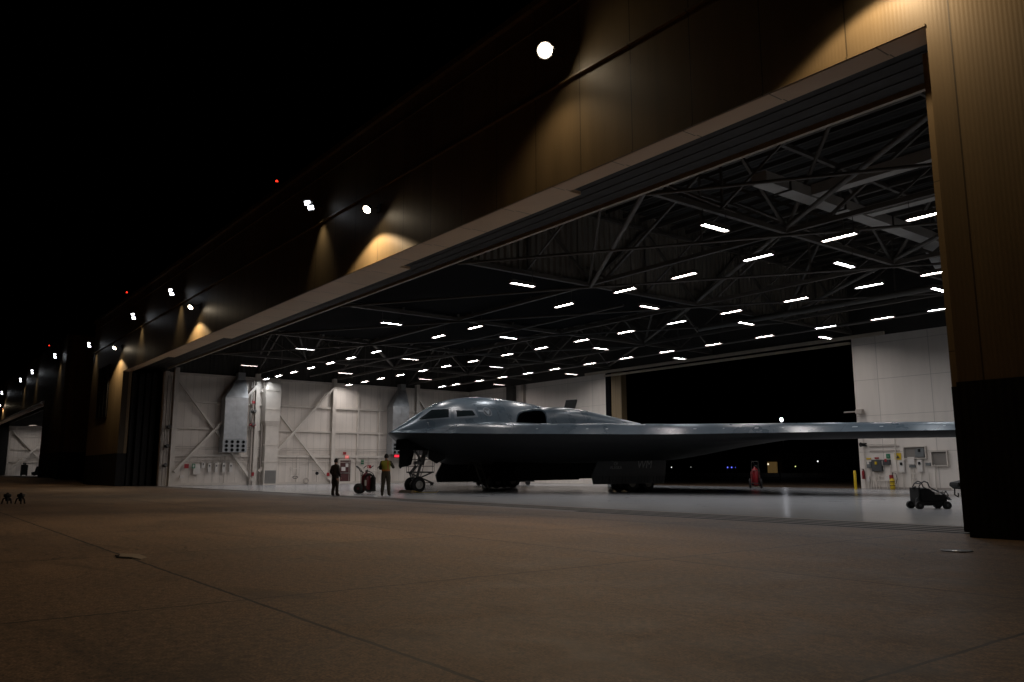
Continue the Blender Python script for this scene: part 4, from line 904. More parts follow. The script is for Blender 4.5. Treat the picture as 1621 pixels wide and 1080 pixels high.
def recess(x0, x1, z0, z1, lab):
    t = thing('wall_recess', ((x0 + x1) / 2, B0, z0), lab, 'recess')
    MB().box(x0, x1, B0 - .03, B0, z0, z1).build('back_panel', mat('recess_grey', (.22, .2, .18), .6), t)
    MB().box(x0 - .05, x0, B0 - .16, B0, z0 - .05, z1 + .05).box(x1, x1 + .05, B0 - .16, B0, z0 - .05, z1 + .05).box(x0, x1, B0 - .16, B0, z1, z1 + .05).box(x0, x1, B0 - .16, B0, z0 - .05, z0).build('frame', M_WSTEEL, t)
recess(-23.5, -22.3, 1.78, 2.38, 'wide dark framed recess in the right rear wall'); recess(-21.95, -21.15, 1.35, 2.1, 'small square framed recess at the right end of the rear wall')
rp_ = thing('conduit_run', (-24, B0, 0), 'white conduits rising from the floor of the rear wall', 'conduits')
q = MB()
for x, z in ((-25.95, .6), (-25.75, .4), (-25.6, 1.2), (-25.45, .5), (-25.3, 1.0), (-25.1, 1.0), (-24.62, .45), (-24.5, .45), (-24.38, 1.4), (-24.0, 3.3), (-23.66, .95), (-23.2, 1.2), (-23.05, 1.2), (-22.62, 1.0), (-22.2, .9), (-21.85, 1.4)): q.cyl((x, B0 - .1, .02), (x, B0 - .1, z), .03, 8)
for z, a, b in ((.5, -25.3, -24.7), (.75, -25.3, -24.3), (2.6, -25.9, -24.0), (1.05, -24.4, -23.8), (.9, -23.2, -22.9), (.62, -23.2, -22.9)): q.cyl((a, B0 - .12, z), (b, B0 - .12, z), .025, 8)
q.cyl((-25.92, B0 - .1, .6), (-25.92, B0 - .1, 3.0), .03, 6).cyl((-22.2, B0 - .1, 1.3), (-22.35, B0 - .1, .05), .012, 6); q.build('conduit', M_WSTEEL, rp_)
MB().box(-25.6, -23.8, B0 - .035, B0 - .01, 2.15, 2.25).box(-25.6, -23.8, B0 - .035, B0 - .01, 2.42, 2.5).box(-25.6, -21.1, B0 - .035, B0 - .01, .02, .12).build('cable_tray', M_WSTEEL2, rp_)
cam_ = thing('camera_bracket', (-26.1, 46.1, 4.6), 'small grey bracket at the right edge of the rear doorway above the wing', 'bracket')
MB().box(-26.9, -25.8, 46.0, 46.08, 4.55, 4.62).box(-26.1, -25.7, 45.9, 46.2, 4.45, 4.7).build('bracket_arm', M_WSTEEL2, cam_)
sp_ = thing('horn_speaker', (-25.85, 46.1, 2.6), 'black horn above the red extinguisher near the rear doorway edge', 'speaker')
MB().lathe((-25.85, 46.1, 2.6), (-.3, -1, 0), [(0, .06), (.1, .07), (.2, .14), (.2, .12), (.08, 0)], 14).box(-25.95, -25.75, 46.1, 46.3, 2.5, 2.7).build('horn', M_BLACK, sp_)
def extinguisher(x, y, z, lab, m=M_RED, s=1.0):
    t = thing('fire_extinguisher', (x, y, z), lab, 'extinguisher')
    MB().lathe((x, y, z), (0, 0, 1), [(0, 0), (0, .11 * s), (.5 * s, .11 * s), (.58 * s, .07 * s), (.6 * s, .035 * s), (.66 * s, .035 * s), (.66 * s, 0)], 18).build('cylinder', m, t)
    MB().box(x - .03 * s, x + .03 * s, y - .16 * s, y + .06 * s, z + .66 * s, z + .70 * s).build('valve', M_BLACK, t)
    MB().tube([(x, y - .1 * s, z + .68 * s), (x + .14 * s, y - .12 * s, z + .6 * s), (x + .16 * s, y - .12 * s, z + .3 * s), (x + .1 * s, y - .14 * s, z + .12 * s)], .018 * s, 6).build('hose', M_BLACK, t)
    return t
extinguisher(-25.97, 46.1, .58, 'red fire extinguisher on the wall beside the yellow bollard', s=.85)
yb = thing('gas_cylinder', (-24.15, 45.9, 0), 'short yellow striped cylinder standing against the rear wall', 'cylinder')
MB().lathe((-24.15, 45.9, .01), (0, 0, 1), [(0, 0), (0, .14), (.25, .14), (.28, .11), (.31, .14), (.52, .14), (.6, .07), (.63, 0)], 20).build('cylinder', M_YEL, yb)
MB().cyl((-24.15, 45.9, .2), (-24.15, 45.9, .24), .145, 20).cyl((-24.15, 45.9, .42), (-24.15, 45.9, .46), .145, 20).build('band', M_BLACK, yb)
MB().tube([(-24.15, 45.9, .62), (-24.1, 45.9, .95), (-23.9, 45.9, .9), (-23.85, 45.9, .6), (-23.95, 45.9, .3)], .02, 8).build('hose', M_BLACK, yb)
sign(-24.3, B0 - .2, .72, .24, .2, M_RED, 'red plate on the rear wall behind the yellow cylinder', 'B', name='hydrant_plate', cat='plate')
bo = thing('bollard', (-25.6, 44.5, 0), 'yellow bollard at the right edge of the rear doorway', 'bollard')
MB().lathe((-25.6, 44.5, .0), (0, 0, 1), [(0, .08), (1.02, .08), (1.07, .06), (1.09, 0)], 18).build('post', M_YEL, bo)
# ------------------------------------------------------------------ wheeled extinguisher carts
def cart(x, y, rz, lab, m):
    t = thing('extinguisher_cart', (x, y, 0), lab, 'extinguisher cart', 'wheeled red extinguishers', rz)
    def W(p): return p
    g = MB().lathe((0, 0, .12), (0, 0, 1), [(0, 0), (0, .18), (.04, .215), (.64, .215), (.76, .13), (.80, .05), (.86, .05), (.86, 0)], 22); g.build('tank', m, t, off=1)
    MB().lathe((.33, .02, .10), (0, 0, 1), [(0, 0), (0, .12), (.6, .12), (.68, .05), (.74, .03), (.74, 0)], 16).build('gas_bottle', M_BLACK, t, off=1)
    for sy in (-1, 1):
        w = MB().lathe((-.3, sy * .28, .23), (0, sy, 0), [(-.05, .06), (-.05, .215), (0, .23), (.05, .215), (.05, .06)], 26).build('wheel', M_RUB, t, off=1)
        MB().lathe((-.3, sy * .28, .23), (0, sy, 0), [(0, 0), (.03, .03), (.03, .06), (-.03, .06)], 18).build('rim', m, w, off=1)
    f = MB().cyl((-.3, -.28, .23), (-.3, .28, .23), .018, 8)
    for sy in (-.17, .17): f.tube([(.35, sy, .02), (.34, sy, .1), (-.2, sy, .15), (-.22, sy, .95), (-.3, sy, 1.08)], .018, 8)
    f.tube([(-.3, -.17, 1.08), (-.46, -.17, 1.22), (-.46, .17, 1.22), (-.3, .17, 1.08)], .018, 8).cyl((-.22, -.17, .8), (-.22, .17, .8), .016, 8).cyl((.2, -.17, .02), (.2, -.17, .12), .016).cyl((.2, .17, .02), (.2, .17, .12), .016)
    f.build('frame', M_STEELD, t, off=1)
    h = MB()
    for i in range(3):
        rr = .27 + .03 * i; h.tube([(.18 + rr * .75 * math.cos(a * PI / 12), -.2 - .02 * i, .48 + rr * 1.25 * math.sin(a * PI / 12)) for a in range(24)], .017, 6, True)
    h.tube([(0, 0, .96), (.12, -.1, 1.0), (.34, -.2, .9), (.46, -.22, .5), (.38, -.24, .1)], .018, 6).tube([(-.44, .1, 1.2), (-.3, 0, 1.02), (-.1, -.1, .93)], .02, 6)
    h.build('hose', M_RUB, t, off=1)
    MB().box(-.06, .06, -.228, -.218, .35, .6).build('label_plate', M_PAPER, t, off=1)
    MB().lathe((0, 0, .96), (0, 0, 1), [(0, .03), (.05, .05), (.07, .05), (.07, 0)], 12).cyl((.05, -.05, 1.03), (.05, -.09, 1.03), .035, 12).build('valve', M_STEELD, t, off=1)
    return t
c1 = cart(-37.35, 19.25, R(52), 'dark red wheeled extinguisher cart with coiled hoses between the two crew members', M_DRED); c1.scale = (1.08, 1.08, 1.12)
c2 = cart(-31.5, 43.2, R(128), 'red wheeled extinguisher cart alone in the rear doorway', M_RED); c2.scale = (1.2, 1.2, 1.35)
# ------------------------------------------------------------------ wheel chock
ch = thing('wheel_chock', (-37.4, 21.2, 0), 'long tan wooden chock in front of the nose wheels', 'chock')
MB().prism([(21.3, 0.008), (21.66, .008), (21.56, .14), (21.4, .14)], -37.7, -36.4, 'X').build('block', M_CHOCK, ch, .01)
MB().tube([(-36.4, 21.5, .1), (-36.1, 21.6, .04), (-36.5, 22.9, .02), (-36.8, 23.2, .06)], .012, 6).build('rope', M_YEL, ch)
# ------------------------------------------------------------------ maintenance platform with rails behind the nose gear
mp_ = thing('work_platform', (-60, 35, 0), 'low wheeled work platform with guard rails behind the nose gear', 'platform')
dx, dy = .61, .79
def P(u, v, z): return (-58.0 + u * .62 - v * .78, 33.6 + u * .78 + v * .62, z)
q = MB().bar(P(0, -.6, 1.02), P(2.1, -.6, 1.02), .05, .12).bar(P(0, .6, 1.02), P(2.1, .6, 1.02), .05, .12)
q.add([P(0, -.6, 1.06), P(2.1, -.6, 1.06), P(2.1, .6, 1.06), P(0, .6, 1.06), P(0, -.6, 1.0), P(2.1, -.6, 1.0), P(2.1, .6, 1.0), P(0, .6, 1.0)], [(0, 1, 2, 3), (7, 6, 5, 4), (0, 4, 5, 1), (1, 5, 6, 2), (2, 6, 7, 3), (3, 7, 4, 0)])
q.build('deck', M_STEELD, mp_)
q = MB()
for u in (0, .95, 2.1):
    for v in (-.6, .6): q.cyl(P(u, v, 1.0), P(u, v, 2.05), .022, 8)
for z in (1.5, 2.05):
    for v in (-.6, .6): q.cyl(P(0, v, z), P(2.1, v, z), .022, 8)
    q.cyl(P(0, -.6, z), P(0, .6, z), .022, 8)
q.build('guard_rail', M_STEELD, mp_)
q = MB()
for v in (-.5, .5): q.bar(P(.1, v, .18), P(2.0, v, 1.0), .05, .07).bar(P(.1, v, 1.0), P(2.0, v, .18), .05, .07).bar(P(0, v, .18), P(2.1, v, .18), .06)
q.build('scissor_frame', M_STEELD, mp_)
for u in (.1, 2.0):
    for v in (-.5, .5): MB().cyl(P(u, v - .03, .09), P(u, v + .03, .09), .09, 14).build('castor', M_RUB, mp_)
# low dark bomb-lift trolley under the belly
tr_ = thing('loading_trolley', (-52, 38, 0), 'low dark trolley standing beyond the aircraft belly', 'trolley')
q = MB().prism([(36.2, .3), (36.4, .62), (38.2, .72), (39.3, .55), (41.2, .5), (41.4, .25), (36.2, .22)], -52.4, -51.2, 'X'); q.build('chassis', M_BLACK, tr_, .02)
for y in (36.8, 38.4, 40.6):
    for x in (-52.5, -51.1): MB().cyl((x - .08, y, .2), (x + .08, y, .2), .2, 16).build('wheel', M_RUB, tr_)
q = MB(); q.cyl((-51.8, 39.0, .6), (-51.8, 39.4, 1.0), .03).cyl((-51.8, 37, .65), (-51.8, 37.8, .9), .04); q.build('lift_arm', M_DGREY, tr_)
# ------------------------------------------------------------------ power cart at right
def pcart():
    t = thing('compressor_cart', (-11.5, 23.85, 0), 'small black wheeled compressor cart with looped tow handle on the hangar floor', 'cart', rz=0)
    ux, uy = .607, .795                                   # local x along the view's horizontal
    def Q(u, v, z): return (-11.5 + u * ux - v * uy, 23.85 + u * uy + v * ux, z)
    def obx(g, u0, u1, v0, v1, z0, z1):
        g.add([Q(u, v, z) for z in (z0, z1) for v in (v0, v1) for u in (u0, u1)], [(0, 2, 3, 1), (4, 5, 7, 6), (0, 1, 5, 4), (2, 6, 7, 3), (0, 4, 6, 2), (1, 3, 7, 5)])
    g = MB(); obx(g, -.4, .42, -.26, .26, .1, .2); obx(g, -.42, -.38, -.26, .26, .2, .6); g.build('chassis', M_BLACK, t)
    g = MB(); n_ = [(-.34, .2), (-.36, .56), (-.2, .6), (-.05, .56), (.0, .5), (.12, .42), (.36, .40), (.4, .34), (.4, .21)]
    g.add([Q(u, -.22, z) for u, z in n_] + [Q(u, .22, z) for u, z in n_], [tuple(range(9))[::-1], tuple(range(9, 18))] + [(i, (i + 1) % 9, 9 + (i + 1) % 9, 9 + i) for i in range(9)]); g.build('engine_cover', M_BLACK, t, .02)
    g = MB()
    for v in (-.18, .18): g.tube([Q(-.3, v, .55), Q(-.36, v, .62), Q(-.3, v, .72), Q(-.2, v, .78), Q(-.1, v, .74), Q(-.06, v, .62), Q(.0, v, .58), Q(.4, v, .38), Q(.5, v, .3)], .018, 8)
    g.tube([Q(-.3, -.18, .72), Q(-.3, .18, .72)], .018, 8).tube([Q(.4, -.24, .3), Q(.62, 0, .26)], .02, 8).tube([Q(.4, .24, .3), Q(.62, 0, .26)], .02, 8).tube([Q(-.5, -.2, .15), Q(-.46, -.2, .3), Q(-.38, -.2, .32)], .018, 8)
    g.tube([Q(-.36, 0, .62), Q(-.5, 0, .58), Q(-.36, 0, .52)], .03, 8); g.build('tow_handle', M_DGREY, t)
    for u in (-.42, .36):
        for v in (-.26, .26):
            w = MB().cyl(Q(u, v - .05, .11), Q(u, v + .05, .11), .11, 18).build('wheel', M_RUB, t); MB().cyl(Q(u, v - .054, .11), Q(u, v + .054, .11), .04, 12).build('rim', M_DGREY, w)
    g = MB(); obx(g, .06, .2, -.235, -.225, .41, .47); g.build('gauge_panel', M_CHROME, t)
    g = MB(); g.lathe(Q(.28, -.2, .44), (0, 0, 1), [(0, .04), (.04, .05), (.06, 0)], 12); g.build('filter_cap', M_CHROME, t)
    g = MB().tube([Q(.42, .05, .34), Q(.55, .1, .5), Q(.62, .12, .38), Q(.5, .1, .22)], .016, 6); g.build('hose', M_BLACK, t)
pcart()
tb = thing('tow_bar_stand', (-11.3, 26.2, 0), 'black low stand with curved leg half hidden behind the right doorway pier', 'stand')
def S(u, v, z): return (-11.6 + u * .607 - v * .795, 26.3 + u * .795 + v * .607, z)
g = MB(); pr4 = [(-.3, .72), (-.32, .62), (-.2, .52), (.05, .5), (.7, .5), (.7, .78), (.2, .82)]
g.add([S(u, -.25, z) for u, z in pr4] + [S(u, .25, z) for u, z in pr4], [tuple(range(7))[::-1], tuple(range(7, 14))] + [(i, (i + 1) % 7, 7 + (i + 1) % 7, 7 + i) for i in range(7)]); g.build('tray', M_BLACK, tb, .02)
g = MB()
for v in (-.2, .2): g.tube([S(.22, v, .5), S(.22, v, .2), S(.3, v, .06), S(.5, v, .03), S(.9, v, .03)], .035, 8).tube([S(.2, v, .8), S(.1, v, 1.05)], .03, 8)
g.tube([S(-.28, 0, .55), S(-.3, 0, .35), S(-.2, 0, .28), S(-.18, 0, .4)], .022, 8); g.build('leg', M_BLACK, tb)
# tow equipment at far left of the apron
def jack(x, y, lab, fl=1):
    t = thing('apron_tripod', (x, y, 0), lab, 'tripod', 'small dark tripods at the left edge of the apron')
    g = MB()
    for a in (0, 2.1, 4.2): g.tube([(x, y, .26), (x + .13 * math.cos(a), y + .13 * math.sin(a), .18), (x + .17 * math.cos(a), y + .17 * math.sin(a), .02)], .026, 8)
    g.build('leg', M_BLACK, t)
    MB().lathe((x, y, .10), (0, 0, 1), [(0, 0), (0, .05), (.14, .07), (.16, .12), (.24, .12), (.26, .05), (.3, .03), (.3, 0)], 14).build('head', M_BLACK, t)
    MB().tube([(x, y, .36), (x + .14 * fl, y, .38), (x + .24 * fl, y + .1, .12)], .025, 8).cyl((x - .16, y, .32), (x + .16, y, .30), .03, 8).build('handle', M_BLACK, t)
jack(-33.2, 3.78, 'small dark tripod with a hose on the apron near the left edge'); jack(-33.6, 3.42, 'small dark tripod cut off by the left edge of the picture', -1)
# drums by the far hangar doorway
for i, (x, y, hh, l) in enumerate(((-150, 17.2, 1.75, 'tall dark cabinet silhouetted in the far hangar doorway'), (-146, 18.5, 1.5, 'pointed dark cart silhouetted in the far hangar doorway'))):
    t = thing('service_cart', (x, y, .55), l, 'cart')
    if i == 0:
        MB().box(x - .45, x + .45, y - .45, y + .45, .66, .56 + hh).build('cabinet', M_BLACK, t, .05); MB().box(x - .2, x + .2, y - .2, y + .2, .57 + hh, .8 + hh).build('beacon', M_BLACK, t)
    else:
        MB().prism([(y - .7, .66), (y - .75, 1.1), (y - .3, 1.2), (y - .1, 2.0), (y + .1, 2.0), (y + .3, 1.2), (y + .75, 1.1), (y + .7, .66)], x - .4, x + .4, 'X').build('body', M_BLACK, t, .04)
    for a in (-.35, .35): MB().cyl((x - .4, y + a, .66), (x + .4, y + a, .66), .1, 12).build('wheel', M_RUB, t)
# manhole covers on the apron
mh = thing('manhole_cover', (-5.35, 11.75, 0), 'round metal cover in the apron in front of the right pier', 'manhole cover')
MB().lathe((-5.35, 11.75, .0), (0, 0, 1), [(.004, .2), (.012, .2), (.012, .16), (.006, .15), (.010, .14), (.010, 0)], 28).build('cover', M_STEELD, mh)
MB().lathe((-5.33, 11.7, .0), (0, 0, 1), [(.010, .06), (.016, .05), (.018, 0)], 20).build('lid', M_CHROME, mh)
pm = MB()
for i, (px_, py_, r_) in enumerate(((-11.9, 2.66, .17), (-11.72, 2.5, .10))):
    pass
tag(MB().prism([(-12.2, 2.62), (-11.95, 2.8), (-11.45, 2.78), (-11.25, 2.66), (-11.6, 2.62), (-11.8, 2.52)], .001, .009).build('concrete_patch', mat('pale_patch', (.26, .21, .16), .8)), 'small pale repair patch on the apron joint, lower left', 'patch')
tag(MB().prism([(-12.05, 2.52), (-11.8, 2.60), (-11.45, 2.60), (-11.65, 2.46)], .001, .008).build('spalled_concrete', M_VOID), 'dark chipped hole beside the pale patch on the apron joint', 'chip')
# ------------------------------------------------------------------ white supply ducts inside the roof at right
du = thing('supply_duct', (-14.5, 26, 9.9), 'large pale angular supply ducts hanging in the roof near the right pier', 'air duct')
M_DUCT = mat('pale_duct_sheet', (.38, .37, .35), .5, vary=.3, vscale=1.2)
q = MB()
q.box(-14.75, -14.2, 20.8, 31.5, 9.95, 10.3); q.build('trunk_duct', M_DUCT, du)
q = MB().box(-14.18, -4.5, 23.2, 23.6, 10.0, 10.35).box(-14.18, -4.5, 26.6, 27.0, 10.0, 10.3); q.build('branch_duct', M_DUCT, du)
q = MB().add([(-14.75, 31.52, 10.3), (-14.2, 31.52, 10.3), (-14.2, 31.52, 9.98), (-14.75, 31.52, 9.98), (-15.2, 34.4, 9.5), (-13.6, 34.4, 9.5), (-13.6, 33.9, 9.1), (-15.2, 33.9, 9.1)], [(0, 1, 5, 4), (1, 2, 6, 5), (2, 3, 7, 6), (3, 0, 4, 7), (4, 5, 6, 7)]); q.build('discharge_hood', M_DUCT, du)
q = MB()
for y in (22.0, 25.2, 28.4): q.box(-14.8, -14.15, y, y + .05, 9.9, 10.35)
q.build('flange', M_STEELD, du)
# ------------------------------------------------------------------ people
M_SKIN = mat('skin', (.30, .17, .11), .55, vary=.1)
M_CAMO = mat('camouflage_cloth', (.05, .045, .032), .85, vary=.5, vscale=9, bump=.4, bscale=14)
M_COV = mat('dark_olive_cloth', (.035, .03, .024), .85, vary=.35, vscale=7, bump=.4, bscale=12)
M_VEST = mat('hi_vis_yellow', (.24, .25, .025), .7, vary=.15, bump=.3, bscale=10)
M_ORG = mat('hi_vis_orange', (.36, .13, .03), .65, vary=.1)
M_CAP = mat('black_knit', (.012, .011, .010), .9, vary=.2)
def chain(vs, es, rs, pts, root):
    p = root
    for (c, r) in pts:
        vs.append(c); rs.append(r if isinstance(r, tuple) else (r, r)); es.append((p, len(vs) - 1)); p = len(vs) - 1
    return p
DBG = 0
def skinned(vs, es, rs, sub=1):
    me = bpy.data.meshes.new('tmp'); me.from_pydata(vs, es, []); o = bpy.data.objects.new('tmp', me); COL.objects.link(o)
    m = o.modifiers.new('s', 'SKIN'); m.use_smooth_shade = True
    for i, r in enumerate(rs): me.skin_vertices[0].data[i].radius = r
    me.skin_vertices[0].data[0].use_root = True
    if sub: q = o.modifiers.new('u', 'SUBSURF'); q.levels = sub; q.render_levels = sub
    dg = bpy.context.evaluated_depsgraph_get(); r = bpy.data.meshes.new_from_object(o.evaluated_get(dg)); bpy.data.objects.remove(o)
    b = bmesh.new(); b.from_mesh(r); bmesh.ops.holes_fill(b, edges=[e for e in b.edges if e.is_boundary], sides=0); bmesh.ops.recalc_face_normals(b, faces=b.faces); DBG and print('SK', len(r.vertices), sum(1 for e in b.edges if not e.is_manifold), round(b.calc_volume(), 4)); b.to_mesh(r); b.free(); return r
def hand(wr, d, up, side, curl=.5):
    """palm and five fingers as separate skinned chains; d = pointing direction, up = back of the hand"""
    d = Vector(d).normalized(); up = (Vector(up) - d * Vector(up).dot(d)).normalized(); s = d.cross(up) * side; wr = Vector(wr); out = []
    vs = [wr, wr + d * .05, wr + d * .09]; out.append((vs, [(0, 1), (1, 2)], [(.027, .019), (.038, .017), (.038, .015)]))
    for i, (o, L) in enumerate(((-.032, .062), (-.011, .076), (.011, .072), (.031, .058))):
        b = wr + d * .078 + s * o; a = b; q = [a]; dd = d.copy()
        for k_ in range(3):
            dd = (dd - up * curl * .55).normalized(); a = a + dd * L * (.45, .32, .23)[k_]; q.append(a)
        out.append((q, [(0, 1), (1, 2), (2, 3)], [(.0095, .0095), (.009, .009), (.0085, .0085), (.0075, .0075)]))
    b = wr + d * .03 - s * .03; q = [b, b - s * .022 + d * .022 - up * .01, b - s * .03 + d * .05 - up * .02, b - s * .026 + d * .072 - up * .03]
    out.append((q, [(0, 1), (1, 2), (2, 3)], [(.013, .013), (.011, .011), (.010, .010), (.008, .008)]))
    return out
def person(loc, rz, H, pose, label, mats, vest=False):
    vs = [Vector((0, 0, .97))]; rs = [(.18, .145)]; es = []
    ch_ = chain(vs, es, rs, [((0, .0, 1.12), (.17, .14)), ((0, -.01, 1.30), (.19, .145)), ((0, -.01, 1.42), (.165, .12)), ((0, -.005, 1.50), (.07, .065)), ((0, .01, 1.57), (.055, .058)), ((0, .02, 1.65), (.07, .085))], 0)
    chest = 3
    for sgn, arm in ((-1, pose['L']), (1, pose['R'])):
        sh, el, wr = arm[:3]
        chain(vs, es, rs, [(sh, .078), (tuple((Vector(sh) + Vector(el)) / 2), .072), (el, .062), (tuple((Vector(el) + Vector(wr)) / 2), .056), (wr, .036)], chest)
        kn, an = pose['legL' if sgn < 0 else 'legR']
        hip = (sgn * .095, 0, .90); l_ = [(hip, .125), (tuple((Vector(hip) + Vector(kn)) / 2), .112), (kn, .09), (tuple((Vector(kn) * .45 + Vector(an) * .55)), .088), (tuple(Vector(an) + Vector((0, 0, .12))), .078), (an, .05)]
        e_ = chain(vs, es, rs, l_, 0)
        chain(vs, es, rs, [((an[0] + sgn * .015, an[1] + .07, .058), (.046, .045)), ((an[0] + sgn * .03, an[1] + .17, .045), (.048, .036))], e_)
        chain(vs, es, rs, [((an[0], an[1] - .05, .05), (.04, .042))], e_)
    parts = [skinned(vs, es, rs, 2)]
    for arm, side in ((pose['L'], -1), (pose['R'], 1)):
        for a, b, c in hand(arm[2], arm[3], arm[4], side, arm[5]): parts.append(skinned([tuple(v) for v in a], b, c, 1))
    bm = bmesh.new()
    for p in parts: bm.from_mesh(p)
    # head with brow, nose, chin, ears
    yaw = pose.get('head', 0); HM = Matrix.Translation((0, .025, 1.685)) @ Matrix.Rotation(yaw, 4, 'Z')
    r = bmesh.ops.create_uvsphere(bm, u_segments=28, v_segments=20, radius=.1)
    for v in r['verts']:
        x, y, z = v.co; x *= .78; y *= .98; z *= 1.22
        if z < 0: x *= 1 + z * 1.6; y = y * (1 + z * .9) + (.012 if y > 0 else 0)
        if y > .06 and abs(z) < .02: y -= .010 * (1 if .012 < abs(x) < .05 else 0)
        if y > .05 and abs(x) < .014 and -.055 < z < .005: y += .022 * (1 - abs(z + .035) / .045)
        if y > .05 and abs(x) < .026 and -.078 < z < -.06: y += .006
        v.co = HM @ Vector((x, y, z))
    for sg in (-1, 1):
        r = bmesh.ops.create_uvsphere(bm, u_segments=10, v_segments=8, radius=.03)
        for v in r['verts']: v.co = HM @ Vector((sg * .080 + v.co.x * .35, -.002 + v.co.y * .6, -.012 + v.co.z))
    me = bpy.data.meshes.new('body'); bm.to_mesh(me); bm.free()
    o = bpy.data.objects.new('tmp', me); COL.objects.link(o); m = o.modifiers.new('r', 'REMESH'); m.mode = 'VOXEL'; m.voxel_size = .0095; m.use_smooth_shade = True
    s_ = o.modifiers.new('s', 'SMOOTH'); s_.iterations = 2; s_.factor = .4
    dg = bpy.context.evaluated_depsgraph_get(); body_ = bpy.data.meshes.new_from_object(o.evaluated_get(dg)); bpy.data.objects.remove(o)
    body_.materials.clear()
    for mm in (mats['cloth'], M_SKIN, M_BOOT, mats.get('legs', mats['cloth'])): body_.materials.append(mm)
    wl, wr_ = Vector(pose['L'][2]), Vector(pose['R'][2])
    for f_ in body_.polygons:
        c = f_.center; k_ = 0
        if c.z > 1.535: k_ = 1
        elif c.z < .24: k_ = 2
        elif c.z < .98 and abs(c.x) < .2: k_ = 3
        for w_, dd in ((wl, pose['L'][3]), (wr_, pose['R'][3])):
            q = c - w_
            if q.length < .22 and q.dot(Vector(dd).normalized()) > .0 and (c.z < 1.535 or k_ == 1): k_ = 1
        f_.material_index = k_; f_.use_smooth = True
    t = bpy.data.objects.new('person', body_); COL.objects.link(t); tag(t, label, 'person')
    sc = H / 1.81; T = Matrix.Translation(loc) @ Matrix.Rotation(rz, 4, 'Z') @ Matrix.Scale(sc, 4)
    t.location = loc; t.rotation_euler = (0, 0, rz); t.scale = (sc, sc, sc)
    def child(name, mb_or_me, mt):
        if isinstance(mb_or_me, MB): q = mb_or_me.build(name, mt, None)
        else:
            mb_or_me.materials.clear(); mb_or_me.materials.append(mt); q = bpy.data.objects.new(name, mb_or_me); COL.objects.link(q)
        q.parent = t; return q
    def shell(name, mt, test, off=.012):
        b = bmesh.new(); b.from_mesh(body_); b.normal_update()
        bmesh.ops.delete(b, geom=[f for f in b.faces if not test(f.calc_center_median())], context='FACES')
        for v in b.verts: v.co += v.normal * off
        for f in b.faces: f.material_index = 0; f.smooth = True
        me2 = bpy.data.meshes.new(name); b.to_mesh(me2); b.free(); return child(name, me2, mt)
    # knit cap / short hair following the skull
    HI = HM.inverted()
    shell('cap', M_CAP, lambda c: c.z > 1.62 and (HI @ c).z > (.03 if (HI @ c).y > .03 else -.045 + (HI @ c).y * .6) and abs((HI @ c).x) < .11, .009)
    shell('boot', M_BOOT, lambda c: c.z < .22, .004)
    if vest:
        arms = [(Vector(a[0]), Vector(a[1])) for a in (pose['L'], pose['R'])]
        def on_t(c): return 1.06 < c.z < 1.50 and abs(c.x) < .2 - max(0, c.z - 1.42) * .6 and abs(c.y) < .19
        shell('safety_vest', M_VEST, lambda c: on_t(c) and c.z >= 1.13, .016)
        shell('vest_band', M_ORG, lambda c: on_t(c) and 1.05 < c.z < 1.135, .018)
        shell('vest_stripe', M_ORG, lambda c: on_t(c) and c.z > 1.13 and .075 < c.x < .125 and c.y < 0, .021)
        MBx = MB().box(-.06, .0, .27, .285, 1.50, 1.62)
    else:
        shell('belt', M_BLACK, lambda c: .985 < c.z < 1.02 and abs(c.x) < .2, .008)
    # pockets on the thighs
    child('pocket', MB().box(.165, .195, -.06, .07, .60, .78).box(-.195, -.165, -.06, .07, .60, .78), mats.get('legs', mats['cloth']))
    return t
p1 = dict(L=((-.19, -.01, 1.43), (-.26, -.06, 1.15), (-.20, .10, .96), (.3, .7, -.5), (-.8, .2, .3), .8),
          R=((.19, -.01, 1.43), (.27, -.03, 1.14), (.25, .10, .90), (.0, .35, -.9), (.9, .1, .1), .6),
          legL=((-.11, .02, .50), (-.115, -.03, .10)), legR=((.11, .03, .50), (.13, .01, .10)), head=-.2)
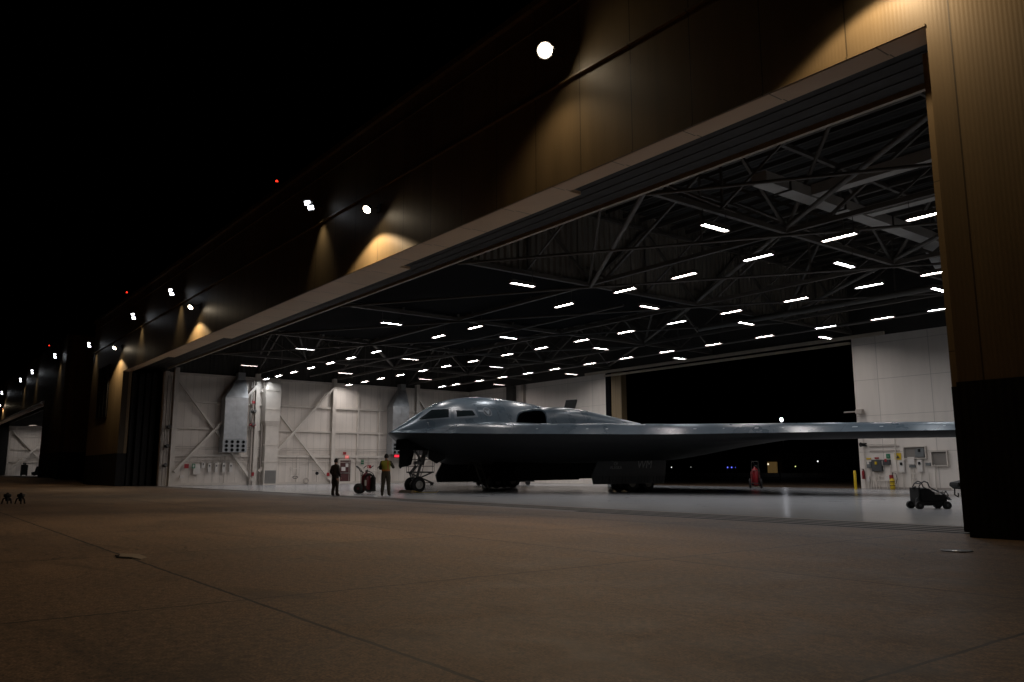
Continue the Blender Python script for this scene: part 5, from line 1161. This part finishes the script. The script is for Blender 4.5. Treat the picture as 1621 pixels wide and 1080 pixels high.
person((-34.35, 16.15, .004), R(20), 1.68, p1, 'person in dark olive coveralls standing at the hangar threshold, left of the extinguisher cart', dict(cloth=M_COV))
p2 = dict(L=((-.195, -.01, 1.44), (-.27, .02, 1.16), (-.15, .25, 1.17), (.8, .4, .3), (-.2, .7, .6), .8),
          R=((.195, -.01, 1.44), (.32, .06, 1.20), (.15, .26, 1.40), (-.5, .1, .85), (.2, .9, .0), .9),
          legL=((-.12, .02, .50), (-.14, -.02, .10)), legR=((.12, .02, .50), (.15, -.02, .10)), head=.12)
person((-32.55, 17.75, .008), R(50), 1.88, p2, 'person in yellow safety vest with orange band, seen from behind near the nose gear', dict(cloth=M_CAMO), vest=True)
# ------------------------------------------------------------------ sky, camera, view
w = bpy.data.worlds.new('World'); C.world = w; w.use_nodes = True
nt = w.node_tree; bg = nt.nodes['Background']
sky = nt.nodes.new('ShaderNodeTexSky'); sky.sky_type = 'NISHITA'; sky.sun_disc = False; sky.sun_elevation = R(-9); sky.sun_rotation = R(140); sky.air_density = 1.0
nt.links.new(sky.outputs[0], bg.inputs['Color']); bg.inputs['Strength'].default_value = .01
cd = bpy.data.cameras.new('camera'); cam = bpy.data.objects.new('camera', cd); COL.objects.link(cam); C.camera = cam
cd.sensor_width = 36; cd.lens = 36 * 1278.2 / 1621; cd.clip_end = 3000; cd.clip_start = .05
cam.location = (0, 0, 1.10)
pit, rol, yaw = R(9.148), R(-.1456), R(52.616)
cam.matrix_world = Matrix.Translation((0, 0, 1.10)) @ Matrix.Rotation(yaw, 4, 'Z') @ Matrix.Rotation(PI / 2 + pit, 4, 'X') @ Matrix.Rotation(-rol * -1, 4, 'Z')
cd.shift_y = 0
C.view_settings.view_transform = 'Standard'; C.view_settings.look = 'None'; C.view_settings.exposure = 0; C.view_settings.gamma = 1
C.cycles.max_bounces = 6; C.cycles.diffuse_bounces = 3; C.cycles.glossy_bounces = 3; C.cycles.transmission_bounces = 2
C.cycles.caustics_reflective = False; C.cycles.caustics_refractive = False; C.cycles.sample_clamp_indirect = 4
C.cycles.use_denoising = True
